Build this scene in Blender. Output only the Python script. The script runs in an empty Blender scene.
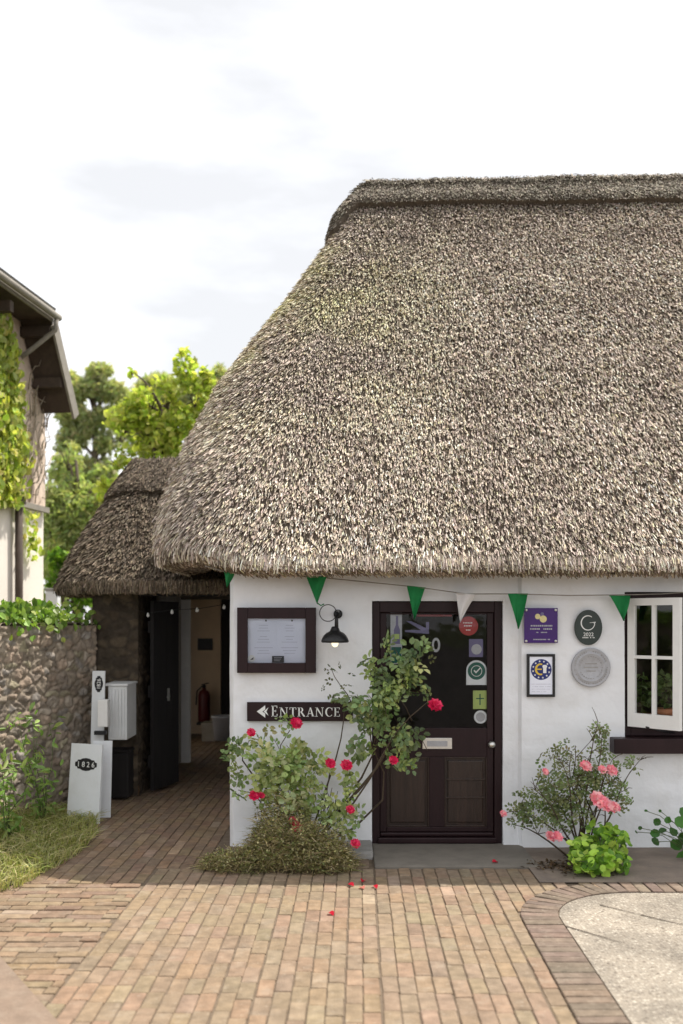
import bpy, bmesh, math, random
import numpy as np
from mathutils import Vector, Matrix, noise
random.seed(7); RNG = np.random.default_rng(11)
C = bpy.context.scene
COL = C.collection
R = math.radians
F, CX, HY, CH = 996.0, 341.5, 620.0, 1.75      # focal length (px), principal x, horizon row, eye height

def P(px, py, Y):
    return Vector(((px-CX)/F*Y, Y, CH-(py-HY)/F*Y))
def G(px, py):                                  # a pixel on the ground
    Y = F*CH/(py-HY)
    return Vector(((px-CX)/F*Y, Y, 0))

# ------------------------------------------------------------------ tagging
def tag(o, label=None, cat=None, group=None, kind=None):
    if label: o['label'] = label
    if cat: o['category'] = cat
    if group: o['group'] = group
    if kind: o['kind'] = kind
    return o
def empty(name, loc, label, cat, group=None):
    o = bpy.data.objects.new(name, None); COL.objects.link(o)
    o.location = loc
    o.empty_display_size = .1
    return tag(o, label, cat, group)
def link(name, me, mats, parent=None):
    o = bpy.data.objects.new(name, me); COL.objects.link(o)
    for m in (mats if isinstance(mats, (list, tuple)) else [mats]):
        me.materials.append(m)
    if parent:
        o.parent = parent
        # geometry is written in world coordinates: cancel the chain of locations
        w = Vector((0, 0, 0)); p = parent
        while p: w += p.location; p = p.parent
        o.location = -w
    return o

# ------------------------------------------------------------------ mesh builders
class MB:
    def __init__(s): s.v = []; s.f = []; s.m = []; s.sm = []; s.c = []; s.usec = False
    def add(s, vs, fs, mi=0, smooth=False, col=None):
        b = len(s.v)
        s.v += [tuple(p) for p in vs]
        for f in fs: s.f.append(tuple(i+b for i in f)); s.m.append(mi); s.sm.append(smooth)
        if col is not None: s.usec = True
        s.c += [(col if col is not None else (1, 1, 1))]*len(vs)
        return s
    def box(s, x0, y0, z0, x1, y1, z1, mi=0, bev=0.0, col=None):
        if bev <= 0:
            v = [(x0,y0,z0),(x1,y0,z0),(x1,y1,z0),(x0,y1,z0),(x0,y0,z1),(x1,y0,z1),(x1,y1,z1),(x0,y1,z1)]
            return s.add(v, [(0,3,2,1),(4,5,6,7),(0,1,5,4),(1,2,6,5),(2,3,7,6),(3,0,4,7)], mi, False, col)
        bm = bmesh.new()
        bmesh.ops.create_cube(bm, size=1)
        for v in bm.verts:
            v.co = Vector(((x0+x1)/2+v.co.x*(x1-x0), (y0+y1)/2+v.co.y*(y1-y0), (z0+z1)/2+v.co.z*(z1-z0)))
        bmesh.ops.bevel(bm, geom=bm.edges[:], offset=bev, segments=2, affect='EDGES', profile=.6)
        bm.verts.index_update()
        s.add([v.co for v in bm.verts], [[v.index for v in f.verts] for f in bm.faces], mi, False, col)
        bm.free(); return s
    def obox(s, c, ax, ay, az, mi=0, col=None):      # oriented box, half axes
        c = Vector(c); ax, ay, az = Vector(ax), Vector(ay), Vector(az)
        v = [c+i*ax+j*ay+k*az for k in (-1,1) for (i,j) in ((-1,-1),(1,-1),(1,1),(-1,1))]
        return s.add(v, [(0,3,2,1),(4,5,6,7),(0,1,5,4),(1,2,6,5),(2,3,7,6),(3,0,4,7)], mi, False, col)
    def tube(s, pts, rad, n=6, mi=0, col=None, cap=True):
        pts = [Vector(p) for p in pts]
        if not isinstance(rad, (list, tuple)): rad = [rad]*len(pts)
        vs = []; fs = []
        up = Vector((.13, .31, .94)).normalized()
        for i, p in enumerate(pts):
            d = (pts[min(i+1, len(pts)-1)]-pts[max(i-1, 0)])
            if d.length < 1e-9: d = Vector((0,0,1))
            d.normalize()
            a = d.cross(up)
            if a.length < .05: a = d.cross(Vector((1,0,0)))
            a.normalize(); b = d.cross(a)
            for k in range(n):
                t = 2*math.pi*k/n
                vs.append(p+(a*math.cos(t)+b*math.sin(t))*rad[i])
        for i in range(len(pts)-1):
            for k in range(n):
                fs.append((i*n+k, i*n+(k+1)%n, (i+1)*n+(k+1)%n, (i+1)*n+k))
        if cap: fs += [tuple(range(n-1,-1,-1)), tuple((len(pts)-1)*n+k for k in range(n))]
        return s.add(vs, fs, mi, True, col)
    def lathe(s, c, prof, n=20, axis='Z', mi=0, sx=1, sy=1, col=None):   # prof: (radius, height)
        vs = []; fs = []
        for r, h in prof:
            for k in range(n):
                t = 2*math.pi*k/n; a, b = r*math.cos(t)*sx, r*math.sin(t)*sy
                vs.append((c[0]+a, c[1]+b, c[2]+h) if axis == 'Z' else (c[0]+a, c[1]-h, c[2]+b))
        for i in range(len(prof)-1):
            for k in range(n):
                fs.append((i*n+k, i*n+(k+1)%n, (i+1)*n+(k+1)%n, (i+1)*n+k))
        fs += [tuple(range(n-1,-1,-1)), tuple((len(prof)-1)*n+k for k in range(n))]
        return s.add(vs, fs, mi, True, col)
    def prism(s, poly, fr, thick, mi=0, col=None):    # poly in (u,w), fr = (origin, U, W, N)
        o, U, W, N = fr
        a = [o+U*p[0]+W*p[1]+N*thick for p in poly]; b = [o+U*p[0]+W*p[1] for p in poly]
        n = len(poly)
        fs = [tuple(range(n)), tuple(range(2*n-1, n-1, -1))]+[(i, i+n, (i+1)%n+n, (i+1)%n) for i in range(n)]
        return s.add(a+b, fs, mi, False, col)
    def build(s, name, mats, parent=None):
        me = bpy.data.meshes.new(name)
        me.from_pydata(s.v, [], s.f)
        me.polygons.foreach_set('material_index', s.m)
        me.polygons.foreach_set('use_smooth', s.sm)
        if s.usec:
            a = me.attributes.new('Col', 'FLOAT_COLOR', 'POINT')
            c = np.ones((len(s.v), 4), np.float32); c[:, :3] = np.array(s.c)
            a.data.foreach_set('color', c.ravel())
        bm = bmesh.new(); bm.from_mesh(me)
        bmesh.ops.recalc_face_normals(bm, faces=bm.faces[:])
        bm.to_mesh(me); bm.free()
        me.update()
        return link(name, me, mats, parent)

class NB:                                           # big quad meshes through numpy
    def __init__(s): s.v = []; s.f = []; s.c = []; s.m = []; s.sm = []; s.n = 0
    def add(s, v, f, c, mi=0, smooth=False):
        v = np.asarray(v, np.float32).reshape(-1, 3); f = np.asarray(f, np.int32).reshape(-1, 4)
        c = np.asarray(c, np.float32)
        if c.ndim == 1: c = np.tile(c[:3], (len(v), 1))
        s.v.append(v); s.f.append(f+s.n); s.c.append(c); s.n += len(v)
        s.m.append(np.full(len(f), mi, np.int32)); s.sm.append(np.full(len(f), smooth, bool))
        return s
    def build(s, name, mats, parent=None):
        v = np.concatenate(s.v); f = np.concatenate(s.f); c = np.concatenate(s.c)
        me = bpy.data.meshes.new(name)
        me.vertices.add(len(v)); me.vertices.foreach_set('co', v.ravel())
        me.loops.add(len(f)*4); me.loops.foreach_set('vertex_index', f.ravel())
        me.polygons.add(len(f)); me.polygons.foreach_set('loop_start', np.arange(len(f), dtype=np.int32)*4)
        me.polygons.foreach_set('material_index', np.concatenate(s.m))
        me.polygons.foreach_set('use_smooth', np.concatenate(s.sm))
        me.update(calc_edges=True)
        a = me.attributes.new('Col', 'FLOAT_COLOR', 'POINT')
        cc = np.ones((len(v), 4), np.float32); cc[:, :3] = c
        a.data.foreach_set('color', cc.ravel())
        me.validate()
        return link(name, me, mats, parent)

def unit(a): return a/np.maximum(np.linalg.norm(a, axis=-1, keepdims=True), 1e-9)
def vary(base, n, dv=.25, dh=.08):                  # n colours around a base colour
    b = np.asarray(base, float)
    k = 1+RNG.uniform(-dv, dv, (n, 1)); h = 1+RNG.uniform(-dh, dh, (n, 3))
    return np.clip(b*k*h, .003, .95)
def pick(cols, n, dv=.2, dh=.06, p=None):
    cols = np.array(cols); i = RNG.choice(len(cols), n, p=p)
    return np.clip(cols[i]*(1+RNG.uniform(-dv, dv, (n, 1)))*(1+RNG.uniform(-dh, dh, (n, 3))), .003, .95)

def leaves(nb, c, d, nrm, L, W, col, mi=0, fold=.18, curl=.12):
    c = np.asarray(c); n = len(c)
    d = unit(d); s = unit(np.cross(d, nrm)); nn = np.cross(s, d)
    L = np.broadcast_to(L, n)[:, None]; W = np.broadcast_to(W, n)[:, None]
    base = c-d*L*.5; tip = c+d*L*.5-nn*L*curl
    l1 = c-d*L*.22+s*W*.42+nn*W*fold; l2 = c+d*L*.18+s*W*.44+nn*W*fold-nn*L*curl*.3
    r1 = c-d*L*.22-s*W*.42+nn*W*fold; r2 = c+d*L*.18-s*W*.44+nn*W*fold-nn*L*curl*.3
    v = np.stack([base, l1, l2, tip, r2, r1], 1).reshape(-1, 3)
    b = (np.arange(n)*6)[:, None]
    f = np.concatenate([b+np.array([[0, 1, 2, 3]]), b+np.array([[0, 3, 4, 5]])])
    nb.add(v, f, np.repeat(col, 6, 0), mi)
def roundleaves(nb, c, nrm, rad, col, mi=0):        # dished round leaves, 10 sided fans of quads
    n = len(c); nrm = unit(nrm)
    t = unit(np.cross(nrm, RNG.normal(size=(n, 3)))); b = np.cross(nrm, t)
    k = np.arange(8)/8*2*np.pi
    rad = np.broadcast_to(rad, n)[:, None, None]
    wob = 1+RNG.uniform(-.1, .1, (n, 8, 1))
    ring = c[:, None]+rad*wob*(t[:, None]*np.cos(k)[None, :, None]+b[:, None]*np.sin(k)[None, :, None])+nrm[:, None]*rad*.18*(1+.8*np.cos(2*k)[None, :, None])
    v = np.concatenate([c[:, None], ring], 1).reshape(-1, 3)
    q = np.array([[0,1,2,3],[0,3,4,5],[0,5,6,7],[0,7,8,1]])
    f = ((np.arange(n)*9)[:, None, None]+q[None]).reshape(-1, 4)
    nb.add(v, f, np.repeat(col, 9, 0), mi)
def blades(nb, root, tipdir, L, W, col, mi=0, droop=.35):
    n = len(root); d = unit(tipdir); L = np.broadcast_to(L, n)[:, None]; W = np.broadcast_to(W, n)[:, None]
    side = unit(np.cross(d, RNG.normal(size=(n, 3))))
    hor = d.copy(); hor[:, 2] = 0; hor = unit(hor+1e-4)
    m = root+d*L*.55; t = root+d*L*.92+hor*L*droop-np.array([0,0,1])*L*droop*.45
    v = np.stack([root-side*W*.5, root+side*W*.5, m+side*W*.4, m-side*W*.4, t+side*W*.08, t-side*W*.08], 1).reshape(-1, 3)
    b = (np.arange(n)*6)[:, None]
    f = np.concatenate([b+np.array([[0,1,2,3]]), b+np.array([[3,2,4,5]])])
    nb.add(v, f, np.repeat(col, 6, 0), mi)

# ------------------------------------------------------------------ materials
def nodes(m):
    m.use_nodes = True
    nt = m.node_tree; b = nt.nodes.get('Principled BSDF')
    return nt, nt.nodes, nt.links, b
def mat(name, col, rough=.6, var=.18, scale=8, bump=0.0, bscale=60, metal=0, spec=.4, dirt=None, dscale=2.0, damt=.5, coat=0, stretch=None):
    m = bpy.data.materials.new(name); nt, N, L, b = nodes(m)
    tc = N.new('ShaderNodeTexCoord'); src = tc.outputs['Object']
    if stretch:
        mp = N.new('ShaderNodeMapping'); mp.inputs['Scale'].default_value = stretch
        L.new(src, mp.inputs[0]); src = mp.outputs[0]
    nz = N.new('ShaderNodeTexNoise'); nz.inputs['Scale'].default_value = scale; nz.inputs['Detail'].default_value = 6; nz.inputs['Roughness'].default_value = .65
    L.new(src, nz.inputs['Vector'])
    mr = N.new('ShaderNodeMapRange'); mr.inputs[1].default_value = .25; mr.inputs[2].default_value = .75
    mr.inputs[3].default_value = 1-var; mr.inputs[4].default_value = 1+var
    L.new(nz.outputs[0], mr.inputs[0])
    mx = N.new('ShaderNodeMix'); mx.data_type = 'RGBA'; mx.blend_type = 'MULTIPLY'; mx.inputs[0].default_value = 1
    mx.inputs[6].default_value = (*col, 1); L.new(mr.outputs[0], mx.inputs[7])
    out = mx.outputs[2]
    if dirt:
        n2 = N.new('ShaderNodeTexNoise'); n2.inputs['Scale'].default_value = dscale; n2.inputs['Detail'].default_value = 8; n2.inputs['Roughness'].default_value = .7
        L.new(tc.outputs['Object'], n2.inputs['Vector'])
        m2 = N.new('ShaderNodeMapRange'); m2.inputs[1].default_value = .5; m2.inputs[2].default_value = .72; m2.inputs[4].default_value = damt
        L.new(n2.outputs[0], m2.inputs[0])
        d = N.new('ShaderNodeMix'); d.data_type = 'RGBA'; L.new(m2.outputs[0], d.inputs[0]); L.new(out, d.inputs[6]); d.inputs[7].default_value = (*dirt, 1)
        out = d.outputs[2]
    L.new(out, b.inputs['Base Color'])
    b.inputs['Roughness'].default_value = rough; b.inputs['Metallic'].default_value = metal
    b.inputs['Specular IOR Level'].default_value = spec; b.inputs['Coat Weight'].default_value = coat
    if bump:
        n3 = N.new('ShaderNodeTexNoise'); n3.inputs['Scale'].default_value = bscale; n3.inputs['Detail'].default_value = 5
        L.new(src, n3.inputs['Vector'])
        bp = N.new('ShaderNodeBump'); bp.inputs['Strength'].default_value = bump; bp.inputs['Distance'].default_value = .01
        L.new(n3.outputs[0], bp.inputs['Height']); L.new(bp.outputs[0], b.inputs['Normal'])
    return m
def attr_mat(name, rough=.7, trans=0.0, var=.2, scale=30, bump=0, bscale=80, spec=.3, tcol=(1.15, 1.25, .55), lime=False):
    m = bpy.data.materials.new(name); nt, N, L, b = nodes(m)
    at = N.new('ShaderNodeAttribute'); at.attribute_name = 'Col'
    tc = N.new('ShaderNodeTexCoord')
    nz = N.new('ShaderNodeTexNoise'); nz.inputs['Scale'].default_value = scale; nz.inputs['Detail'].default_value = 5
    L.new(tc.outputs['Object'], nz.inputs['Vector'])
    mr = N.new('ShaderNodeMapRange'); mr.inputs[1].default_value = .28; mr.inputs[2].default_value = .72; mr.inputs[3].default_value = 1-var; mr.inputs[4].default_value = 1+var
    L.new(nz.outputs[0], mr.inputs[0])
    mx = N.new('ShaderNodeMix'); mx.data_type = 'RGBA'; mx.blend_type = 'MULTIPLY'; mx.inputs[0].default_value = 1
    L.new(at.outputs['Color'], mx.inputs[6]); L.new(mr.outputs[0], mx.inputs[7])
    bc = mx.outputs[2]
    if lime:                                        # lime bloom and dirt in irregular patches
        for sc, lo, hi, am, cc in ((6.5, .53, .70, .45, (.34, .285, .22, 1)), (2.1, .52, .72, .45, (.13, .095, .07, 1)), (30, .57, .68, .45, (.38, .32, .25, 1)), (55, .60, .70, .55, (.10, .072, .052, 1))):
            q = N.new('ShaderNodeTexNoise'); q.inputs['Scale'].default_value = sc; q.inputs['Detail'].default_value = 9; q.inputs['Roughness'].default_value = .72
            L.new(tc.outputs['Object'], q.inputs['Vector'])
            r_ = N.new('ShaderNodeMapRange'); r_.inputs[1].default_value = lo; r_.inputs[2].default_value = hi; r_.inputs[4].default_value = am; L.new(q.outputs[0], r_.inputs[0])
            x = N.new('ShaderNodeMix'); x.data_type = 'RGBA'; L.new(r_.outputs[0], x.inputs[0]); L.new(bc, x.inputs[6]); x.inputs[7].default_value = cc; bc = x.outputs[2]
    L.new(bc, b.inputs['Base Color']); b.inputs['Roughness'].default_value = rough
    b.inputs['Specular IOR Level'].default_value = spec
    if bump:
        n3 = N.new('ShaderNodeTexNoise'); n3.inputs['Scale'].default_value = bscale; n3.inputs['Detail'].default_value = 6
        L.new(tc.outputs['Object'], n3.inputs['Vector'])
        bp = N.new('ShaderNodeBump'); bp.inputs['Strength'].default_value = bump; bp.inputs['Distance'].default_value = .008
        L.new(n3.outputs[0], bp.inputs['Height']); L.new(bp.outputs[0], b.inputs['Normal'])
    if trans:
        t = N.new('ShaderNodeBsdfTranslucent'); ms = N.new('ShaderNodeMixShader'); ms.inputs[0].default_value = trans
        tm = N.new('ShaderNodeMix'); tm.data_type = 'RGBA'; tm.blend_type = 'MULTIPLY'; tm.inputs[0].default_value = 1; tm.inputs[7].default_value = (*tcol, 1)
        L.new(mx.outputs[2], tm.inputs[6]); L.new(tm.outputs[2], t.inputs['Color'])
        out = N['Material Output']
        L.new(b.outputs[0], ms.inputs[1]); L.new(t.outputs[0], ms.inputs[2]); L.new(ms.outputs[0], out.inputs[0])
    return m
def glass_mat(name, tint=(.92, .94, .93), ior=1.58):
    m = bpy.data.materials.new(name); nt, N, L, b = nodes(m)
    N.remove(b); tr = N.new('ShaderNodeBsdfTransparent'); tr.inputs[0].default_value = (*tint, 1)
    gl = N.new('ShaderNodeBsdfGlossy'); gl.inputs['Roughness'].default_value = .03
    fr = N.new('ShaderNodeFresnel'); fr.inputs[0].default_value = ior
    nz = N.new('ShaderNodeTexNoise'); nz.inputs['Scale'].default_value = 5
    tc = N.new('ShaderNodeTexCoord'); L.new(tc.outputs['Object'], nz.inputs['Vector'])
    bp = N.new('ShaderNodeBump'); bp.inputs['Strength'].default_value = .15; bp.inputs['Distance'].default_value = .01
    L.new(nz.outputs[0], bp.inputs['Height']); L.new(bp.outputs[0], gl.inputs['Normal'])
    ms = N.new('ShaderNodeMixShader'); L.new(fr.outputs[0], ms.inputs[0]); L.new(tr.outputs[0], ms.inputs[1]); L.new(gl.outputs[0], ms.inputs[2])
    L.new(ms.outputs[0], N['Material Output'].inputs[0])
    return m
def emit_mat(name, col, s):
    m = bpy.data.materials.new(name); nt, N, L, b = nodes(m)
    b.inputs['Base Color'].default_value = (*col, 1); b.inputs['Emission Color'].default_value = (*col, 1); b.inputs['Emission Strength'].default_value = s
    return m

M = {}
M['straw'] = attr_mat('straw', .75, .0, .15, 40, spec=.25)
M['thatch_core'] = mat('thatch_core', (.10, .077, .056), .9, .4, 45, .6, 120, stretch=(1, .35, .35))
M['plaster'] = mat('plaster', (.80, .81, .835), .85, .05, 3, .6, 18, spec=.2, dirt=(.66, .64, .60), dscale=2.6, damt=.35)
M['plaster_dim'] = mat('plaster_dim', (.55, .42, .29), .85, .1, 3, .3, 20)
M['dark_paint'] = mat('dark_paint', (.022, .0095, .011), .42, .25, 12, .12, 40, spec=.22, stretch=(1, 1, .12))
M['dark_wood'] = mat('dark_wood', (.04, .027, .019), .6, .45, 9, .4, 60, stretch=(1, 1, .08))
M['panel_wood'] = mat('panel_wood', (.030, .016, .011), .4, .5, 26, .3, 60, stretch=(1, 1, .1))
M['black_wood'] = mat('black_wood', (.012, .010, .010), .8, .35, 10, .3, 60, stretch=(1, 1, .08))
M['white_paint'] = mat('white_paint', (.80, .79, .77), .42, .05, 6, .1, 40)
M['sign_white'] = mat('sign_white', (.74, .76, .78), .5, .05, 4, .05, 30, dirt=(.55, .55, .5), dscale=5, damt=.3)
M['grey_metal'] = mat('grey_metal', (.70, .71, .71), .5, .08, 5, .05, 30)
M['black_metal'] = mat('black_metal', (.012, .012, .013), .4, .2, 20, .1, 80)
M['chrome'] = mat('chrome', (.62, .61, .58), .3, .08, 20, .05, 80, metal=.9)
M['glass'] = glass_mat('glass')
M['door_glass'] = glass_mat('door_glass', (.97, .98, .98), 1.42)
M['case_glass'] = glass_mat('case_glass', (.92, .94, .96))
M['paper'] = mat('paper', (.82, .84, .94), .6, .03, 4)
M['ink'] = mat('ink', (.60, .61, .70), .7, .1, 50)
M['black_ink'] = mat('black_ink', (.012, .012, .014), .5, .1, 30)
M['letter_white'] = mat('letter_white', (.80, .80, .78), .5, .04, 20)
M['green_cloth'] = mat('green_cloth', (.010, .20, .055), .8, .12, 20, .1, 200)
M['white_cloth'] = mat('white_cloth', (.70, .68, .68), .8, .06, 20, .1, 200)
M['purple'] = mat('purple', (.050, .010, .145), .25, .12, 6)
M['blue_ink'] = mat('blue_ink', (.012, .022, .15), .4, .1, 20)
M['yellow_ink'] = mat('yellow_ink', (.70, .48, .06), .5, .1, 20)
M['gold'] = mat('gold', (.72, .62, .30), .4, .12, 40)
M['plaque_green'] = mat('plaque_green', (.030, .042, .036), .35, .1, 10)
M['pewter'] = mat('pewter', (.40, .40, .42), .5, .12, 30, .2, 90, metal=.25)
M['red_sticker'] = mat('red_sticker', (.36, .014, .018), .4, .08, 10)
M['green_sticker'] = mat('green_sticker', (.006, .10, .07), .4, .08, 10)
M['lime_sticker'] = mat('lime_sticker', (.42, .52, .16), .5, .08, 10)
M['violet_sticker'] = mat('violet_sticker', (.15, .13, .25), .5, .08, 10)
M['red_paint'] = mat('red_paint', (.085, .008, .009), .4, .1, 10)
M['bulb'] = emit_mat('bulb', (1, .86, .58), .7)
M['concrete'] = mat('concrete', (.19, .17, .143), .85, .22, 6, .4, 90, dirt=(.17, .15, .13), dscale=3, damt=.6)
M['apron'] = mat('apron', (.215, .172, .138), .85, .25, 5, .4, 70, dirt=(.13, .11, .10), dscale=3.5, damt=.6)
M['stone_grey'] = mat('stone_grey', (.30, .29, .275), .85, .25, 9, .5, 60)
M['pink_concrete'] = mat('pink_concrete', (.205, .148, .108), .9, .25, 9, .6, 70, dirt=(.27, .215, .165), dscale=7, damt=.6)
M['mortar'] = mat('mortar', (.15, .112, .078), .95, .35, 25, .6, 150)
M['brick'] = attr_mat('brick', .85, 0, .26, 14, .6, 90, .25, lime=True)
M['stone'] = attr_mat('stone', .9, 0, .3, 16, .7, 45, .2)
M['leaf'] = attr_mat('leaf', .4, .35, .12, 20, spec=.35)
M['leaf_far'] = attr_mat('leaf_far', .55, .52, .12, 6, spec=.25, tcol=(1.12, 1.2, .52))
M['petal'] = attr_mat('petal', .6, .25, .1, 40, spec=.2, tcol=(1.2, .8, .85))
M['stem'] = mat('stem', (.07, .05, .032), .8, .3, 30, .4, 90)
M['green_stem'] = mat('green_stem', (.09, .12, .04), .7, .3, 30)
M['bark'] = mat('bark', (.10, .075, .055), .9, .4, 12, .8, 25, stretch=(1, 1, .25))
M['road'] = mat('road', (.075, .068, .065), .9, .3, 8, .5, 80)
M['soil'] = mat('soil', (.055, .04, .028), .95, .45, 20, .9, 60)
M['field'] = mat('field', (.07, .09, .03), .95, .4, 1.5, .8, 30, dirt=(.10, .075, .045), dscale=.6, damt=.6)
M['cream_render'] = mat('cream_render', (.84, .78, .70), .85, .06, 3, .3, 25, dirt=(.6, .5, .42), dscale=1.5, damt=.3)
M['rough_render'] = mat('rough_render', (.70, .57, .47), .9, .2, 6, .8, 14, dirt=(.45, .34, .26), dscale=2.5, damt=.5)
M['slate'] = mat('slate', (.15, .145, .14), .7, .3, 8, .4, 30, dirt=(.22, .21, .16), dscale=4, damt=.6)
M['weathered'] = mat('weathered', (.27, .245, .21), .75, .2, 10, .3, 40)
M['dry_vine'] = mat('dry_vine', (.44, .37, .29), .85, .25, 12)
M['soffit'] = mat('soffit', (.07, .05, .038), .8, .3, 8, .3, 40)
M['terracotta'] = mat('terracotta', (.42, .17, .09), .8, .2, 12, .2, 60)
M['room'] = mat('room', (.10, .075, .058), .8, .3, 4)

# gravel: pebbles set in pale concrete
def gravel_mat():
    m = bpy.data.materials.new('gravel'); nt, N, L, b = nodes(m)
    tc = N.new('ShaderNodeTexCoord')
    v = N.new('ShaderNodeTexVoronoi'); v.inputs['Scale'].default_value = 58; L.new(tc.outputs['Object'], v.inputs['Vector'])
    cr = N.new('ShaderNodeValToRGB')
    e = cr.color_ramp.elements
    e[0].position = 0; e[0].color = (.12, .094, .070, 1); e[1].position = 1; e[1].color = (.50, .45, .37, 1)
    for p, c in ((.25, (.30, .255, .20, 1)), (.5, (.22, .19, .155, 1)), (.75, (.36, .315, .255, 1))):
        x = e.new(p); x.color = c
    sp = N.new('ShaderNodeSeparateColor'); L.new(v.outputs['Color'], sp.inputs[0]); L.new(sp.outputs[0], cr.inputs[0])
    mr = N.new('ShaderNodeMapRange'); mr.inputs[1].default_value = .25; mr.inputs[2].default_value = .75; L.new(v.outputs['Distance'], mr.inputs[0])
    mx = N.new('ShaderNodeMix'); mx.data_type = 'RGBA'; L.new(mr.outputs[0], mx.inputs[0]); L.new(cr.outputs[0], mx.inputs[6]); mx.inputs[7].default_value = (.28, .24, .19, 1)
    nz = N.new('ShaderNodeTexNoise'); nz.inputs['Scale'].default_value = 2.2; nz.inputs['Detail'].default_value = 7; L.new(tc.outputs['Object'], nz.inputs['Vector'])
    m2 = N.new('ShaderNodeMapRange'); m2.inputs[1].default_value = .3; m2.inputs[2].default_value = .7; m2.inputs[3].default_value = .62; m2.inputs[4].default_value = 1.2; L.new(nz.outputs[0], m2.inputs[0])
    mm = N.new('ShaderNodeMix'); mm.data_type = 'RGBA'; mm.blend_type = 'MULTIPLY'; mm.inputs[0].default_value = 1; L.new(mx.outputs[2], mm.inputs[6]); L.new(m2.outputs[0], mm.inputs[7])
    L.new(mm.outputs[2], b.inputs['Base Color']); b.inputs['Roughness'].default_value = .85
    bp = N.new('ShaderNodeBump'); bp.inputs['Strength'].default_value = .8; bp.inputs['Distance'].default_value = .012; bp.invert = True
    L.new(v.outputs['Distance'], bp.inputs['Height']); L.new(bp.outputs[0], b.inputs['Normal'])
    return m
M['gravel'] = gravel_mat()

# ================================================================== GROUND
def sheet(name, poly, z, m, kind='structure', parent=None):
    mb = MB(); mb.add([(x, y, z) for x, y in poly], [tuple(range(len(poly)))])
    o = mb.build(name, m, parent)
    if o.data.polygons[0].normal.z < 0: o.data.flip_normals()
    return tag(o, kind=kind) if not parent else o
sheet('ground', [(-400, -400), (400, -400), (400, 400), (-400, 400)], -.05, M['field'])
sheet('road', [(-60, -60), (60, -60), (60, 1.15), (-60, 1.15)], -.003, M['road'])
sheet('mortar_bed', [(-6, -3), (9, -3), (9, 7.9), (-.8, 7.9), (-.8, 15.6), (-6, 15.6)], -.008, M['mortar'])

BR = [(.232, .170, .112), (.222, .162, .106), (.240, .176, .118), (.212, .157, .105), (.242, .166, .108), (.226, .170, .114)]
BR_EDGE = [(.168, .124, .094), (.155, .114, .088), (.178, .132, .10), (.148, .112, .085)]
BR_RED = [(.215, .145, .092), (.20, .138, .09), (.225, .158, .10), (.19, .13, .09), (.22, .15, .09)]
BR_GREY = [(.205, .15, .105), (.195, .143, .10), (.215, .158, .112), (.19, .14, .10)]
def brick(mb, c, a, hl, hw, pal, dz=.003, up=0.0):
    """one clay paver: chamfered top, centre c (x,y), heading a, half length, half width"""
    u = Vector((math.cos(a), math.sin(a), 0)); w = Vector((-math.sin(a), math.cos(a), 0))
    zt = up+random.uniform(-dz, dz); tx, ty = random.uniform(-.006, .006), random.uniform(-.012, .012)
    col = random.choice(pal); k = random.uniform(.94, 1.06)
    if random.random() < .02: col = tuple(q*1.25+.03 for q in col)
    col = tuple(min(.9, x*k*random.uniform(.96, 1.04)) for x in col)
    vs = []
    ch = .004
    for dl, h in ((0, -.04), (0, -ch+0), (ch, 0)):
        for i, j in ((-1, -1), (1, -1), (1, 1), (-1, 1)):
            l = i*(hl-dl*random.uniform(.6, 1.5)); q = j*(hw-dl*random.uniform(.6, 1.5))
            vs.append(Vector((c[0], c[1], 0))+u*l+w*q+Vector((0, 0, h+zt+tx*l+ty*q)))
    fs = [(8, 9, 10, 11)]
    for r in (0, 4):
        for k2 in range(4): fs.append((r+k2, r+(k2+1)%4, r+4+(k2+1)%4, r+4+k2))
    mb.add(vs, fs, 0, False, col)
def arc_pt(d):      # centre line of the border course: straight, quarter turn, straight; returns (x, y, heading)
    x0, ya, rr = 1.17, 5.82, .69
    if d < ya-2.0: return (x0, 2.0+d, math.pi/2)
    d -= ya-2.0
    q = rr*math.pi/2
    if d < q:
        t = d/rr
        return (x0+rr-rr*math.cos(t), ya+rr*math.sin(t), math.pi/2-t)
    return (x0+rr+d-q, ya+rr, 0)
mb = MB()
LW, BL = .0845, .215
def lanes(mb, x0, x1, y0, y1, pal, skip=None, shear=.0186):
    n = int((x1-x0)/LW)
    for i in range(n):
        off = random.uniform(0, BL); y = y0-off
        wob = random.uniform(-.003, .003)
        while y < y1:
            b = BL*random.uniform(.93, 1.04)
            cy = y+b/2; cx = x0+(i+.5)*LW+wob+shear*(cy-6)
            a, e = max(y, y0), min(y+b, y1)
            if e-a > .05 and not (skip and skip(cx, cy)):
                brick(mb, (cx, (a+e)/2), math.pi/2+random.uniform(-.012, .012), (e-a)/2-.0010, LW/2-.0022-random.uniform(0, .0025), pal)
            y += b
def skip_lane(x, y):
    x -= .0186*(y-6)
    if x > 1.05 and y < 5.82: return True
    if y > 5.82 and x > 1.86-math.sqrt(max(0, .77**2-(y-5.82)**2)) and y < 6.63: return True
    if y > 6.63 and x > 1.30: return True
    return False
lanes(mb, -1.31, 1.75, 1.2, 7.02, BR, skip_lane)
lanes(mb, -.92, .22, 7.03, 7.72, BR_GREY)
lanes(mb, -2.35, -.92, 6.62, 15.4, BR_RED, lambda x, y: x > -1.30+.0186*(y-6) and y < 7.02)
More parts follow.
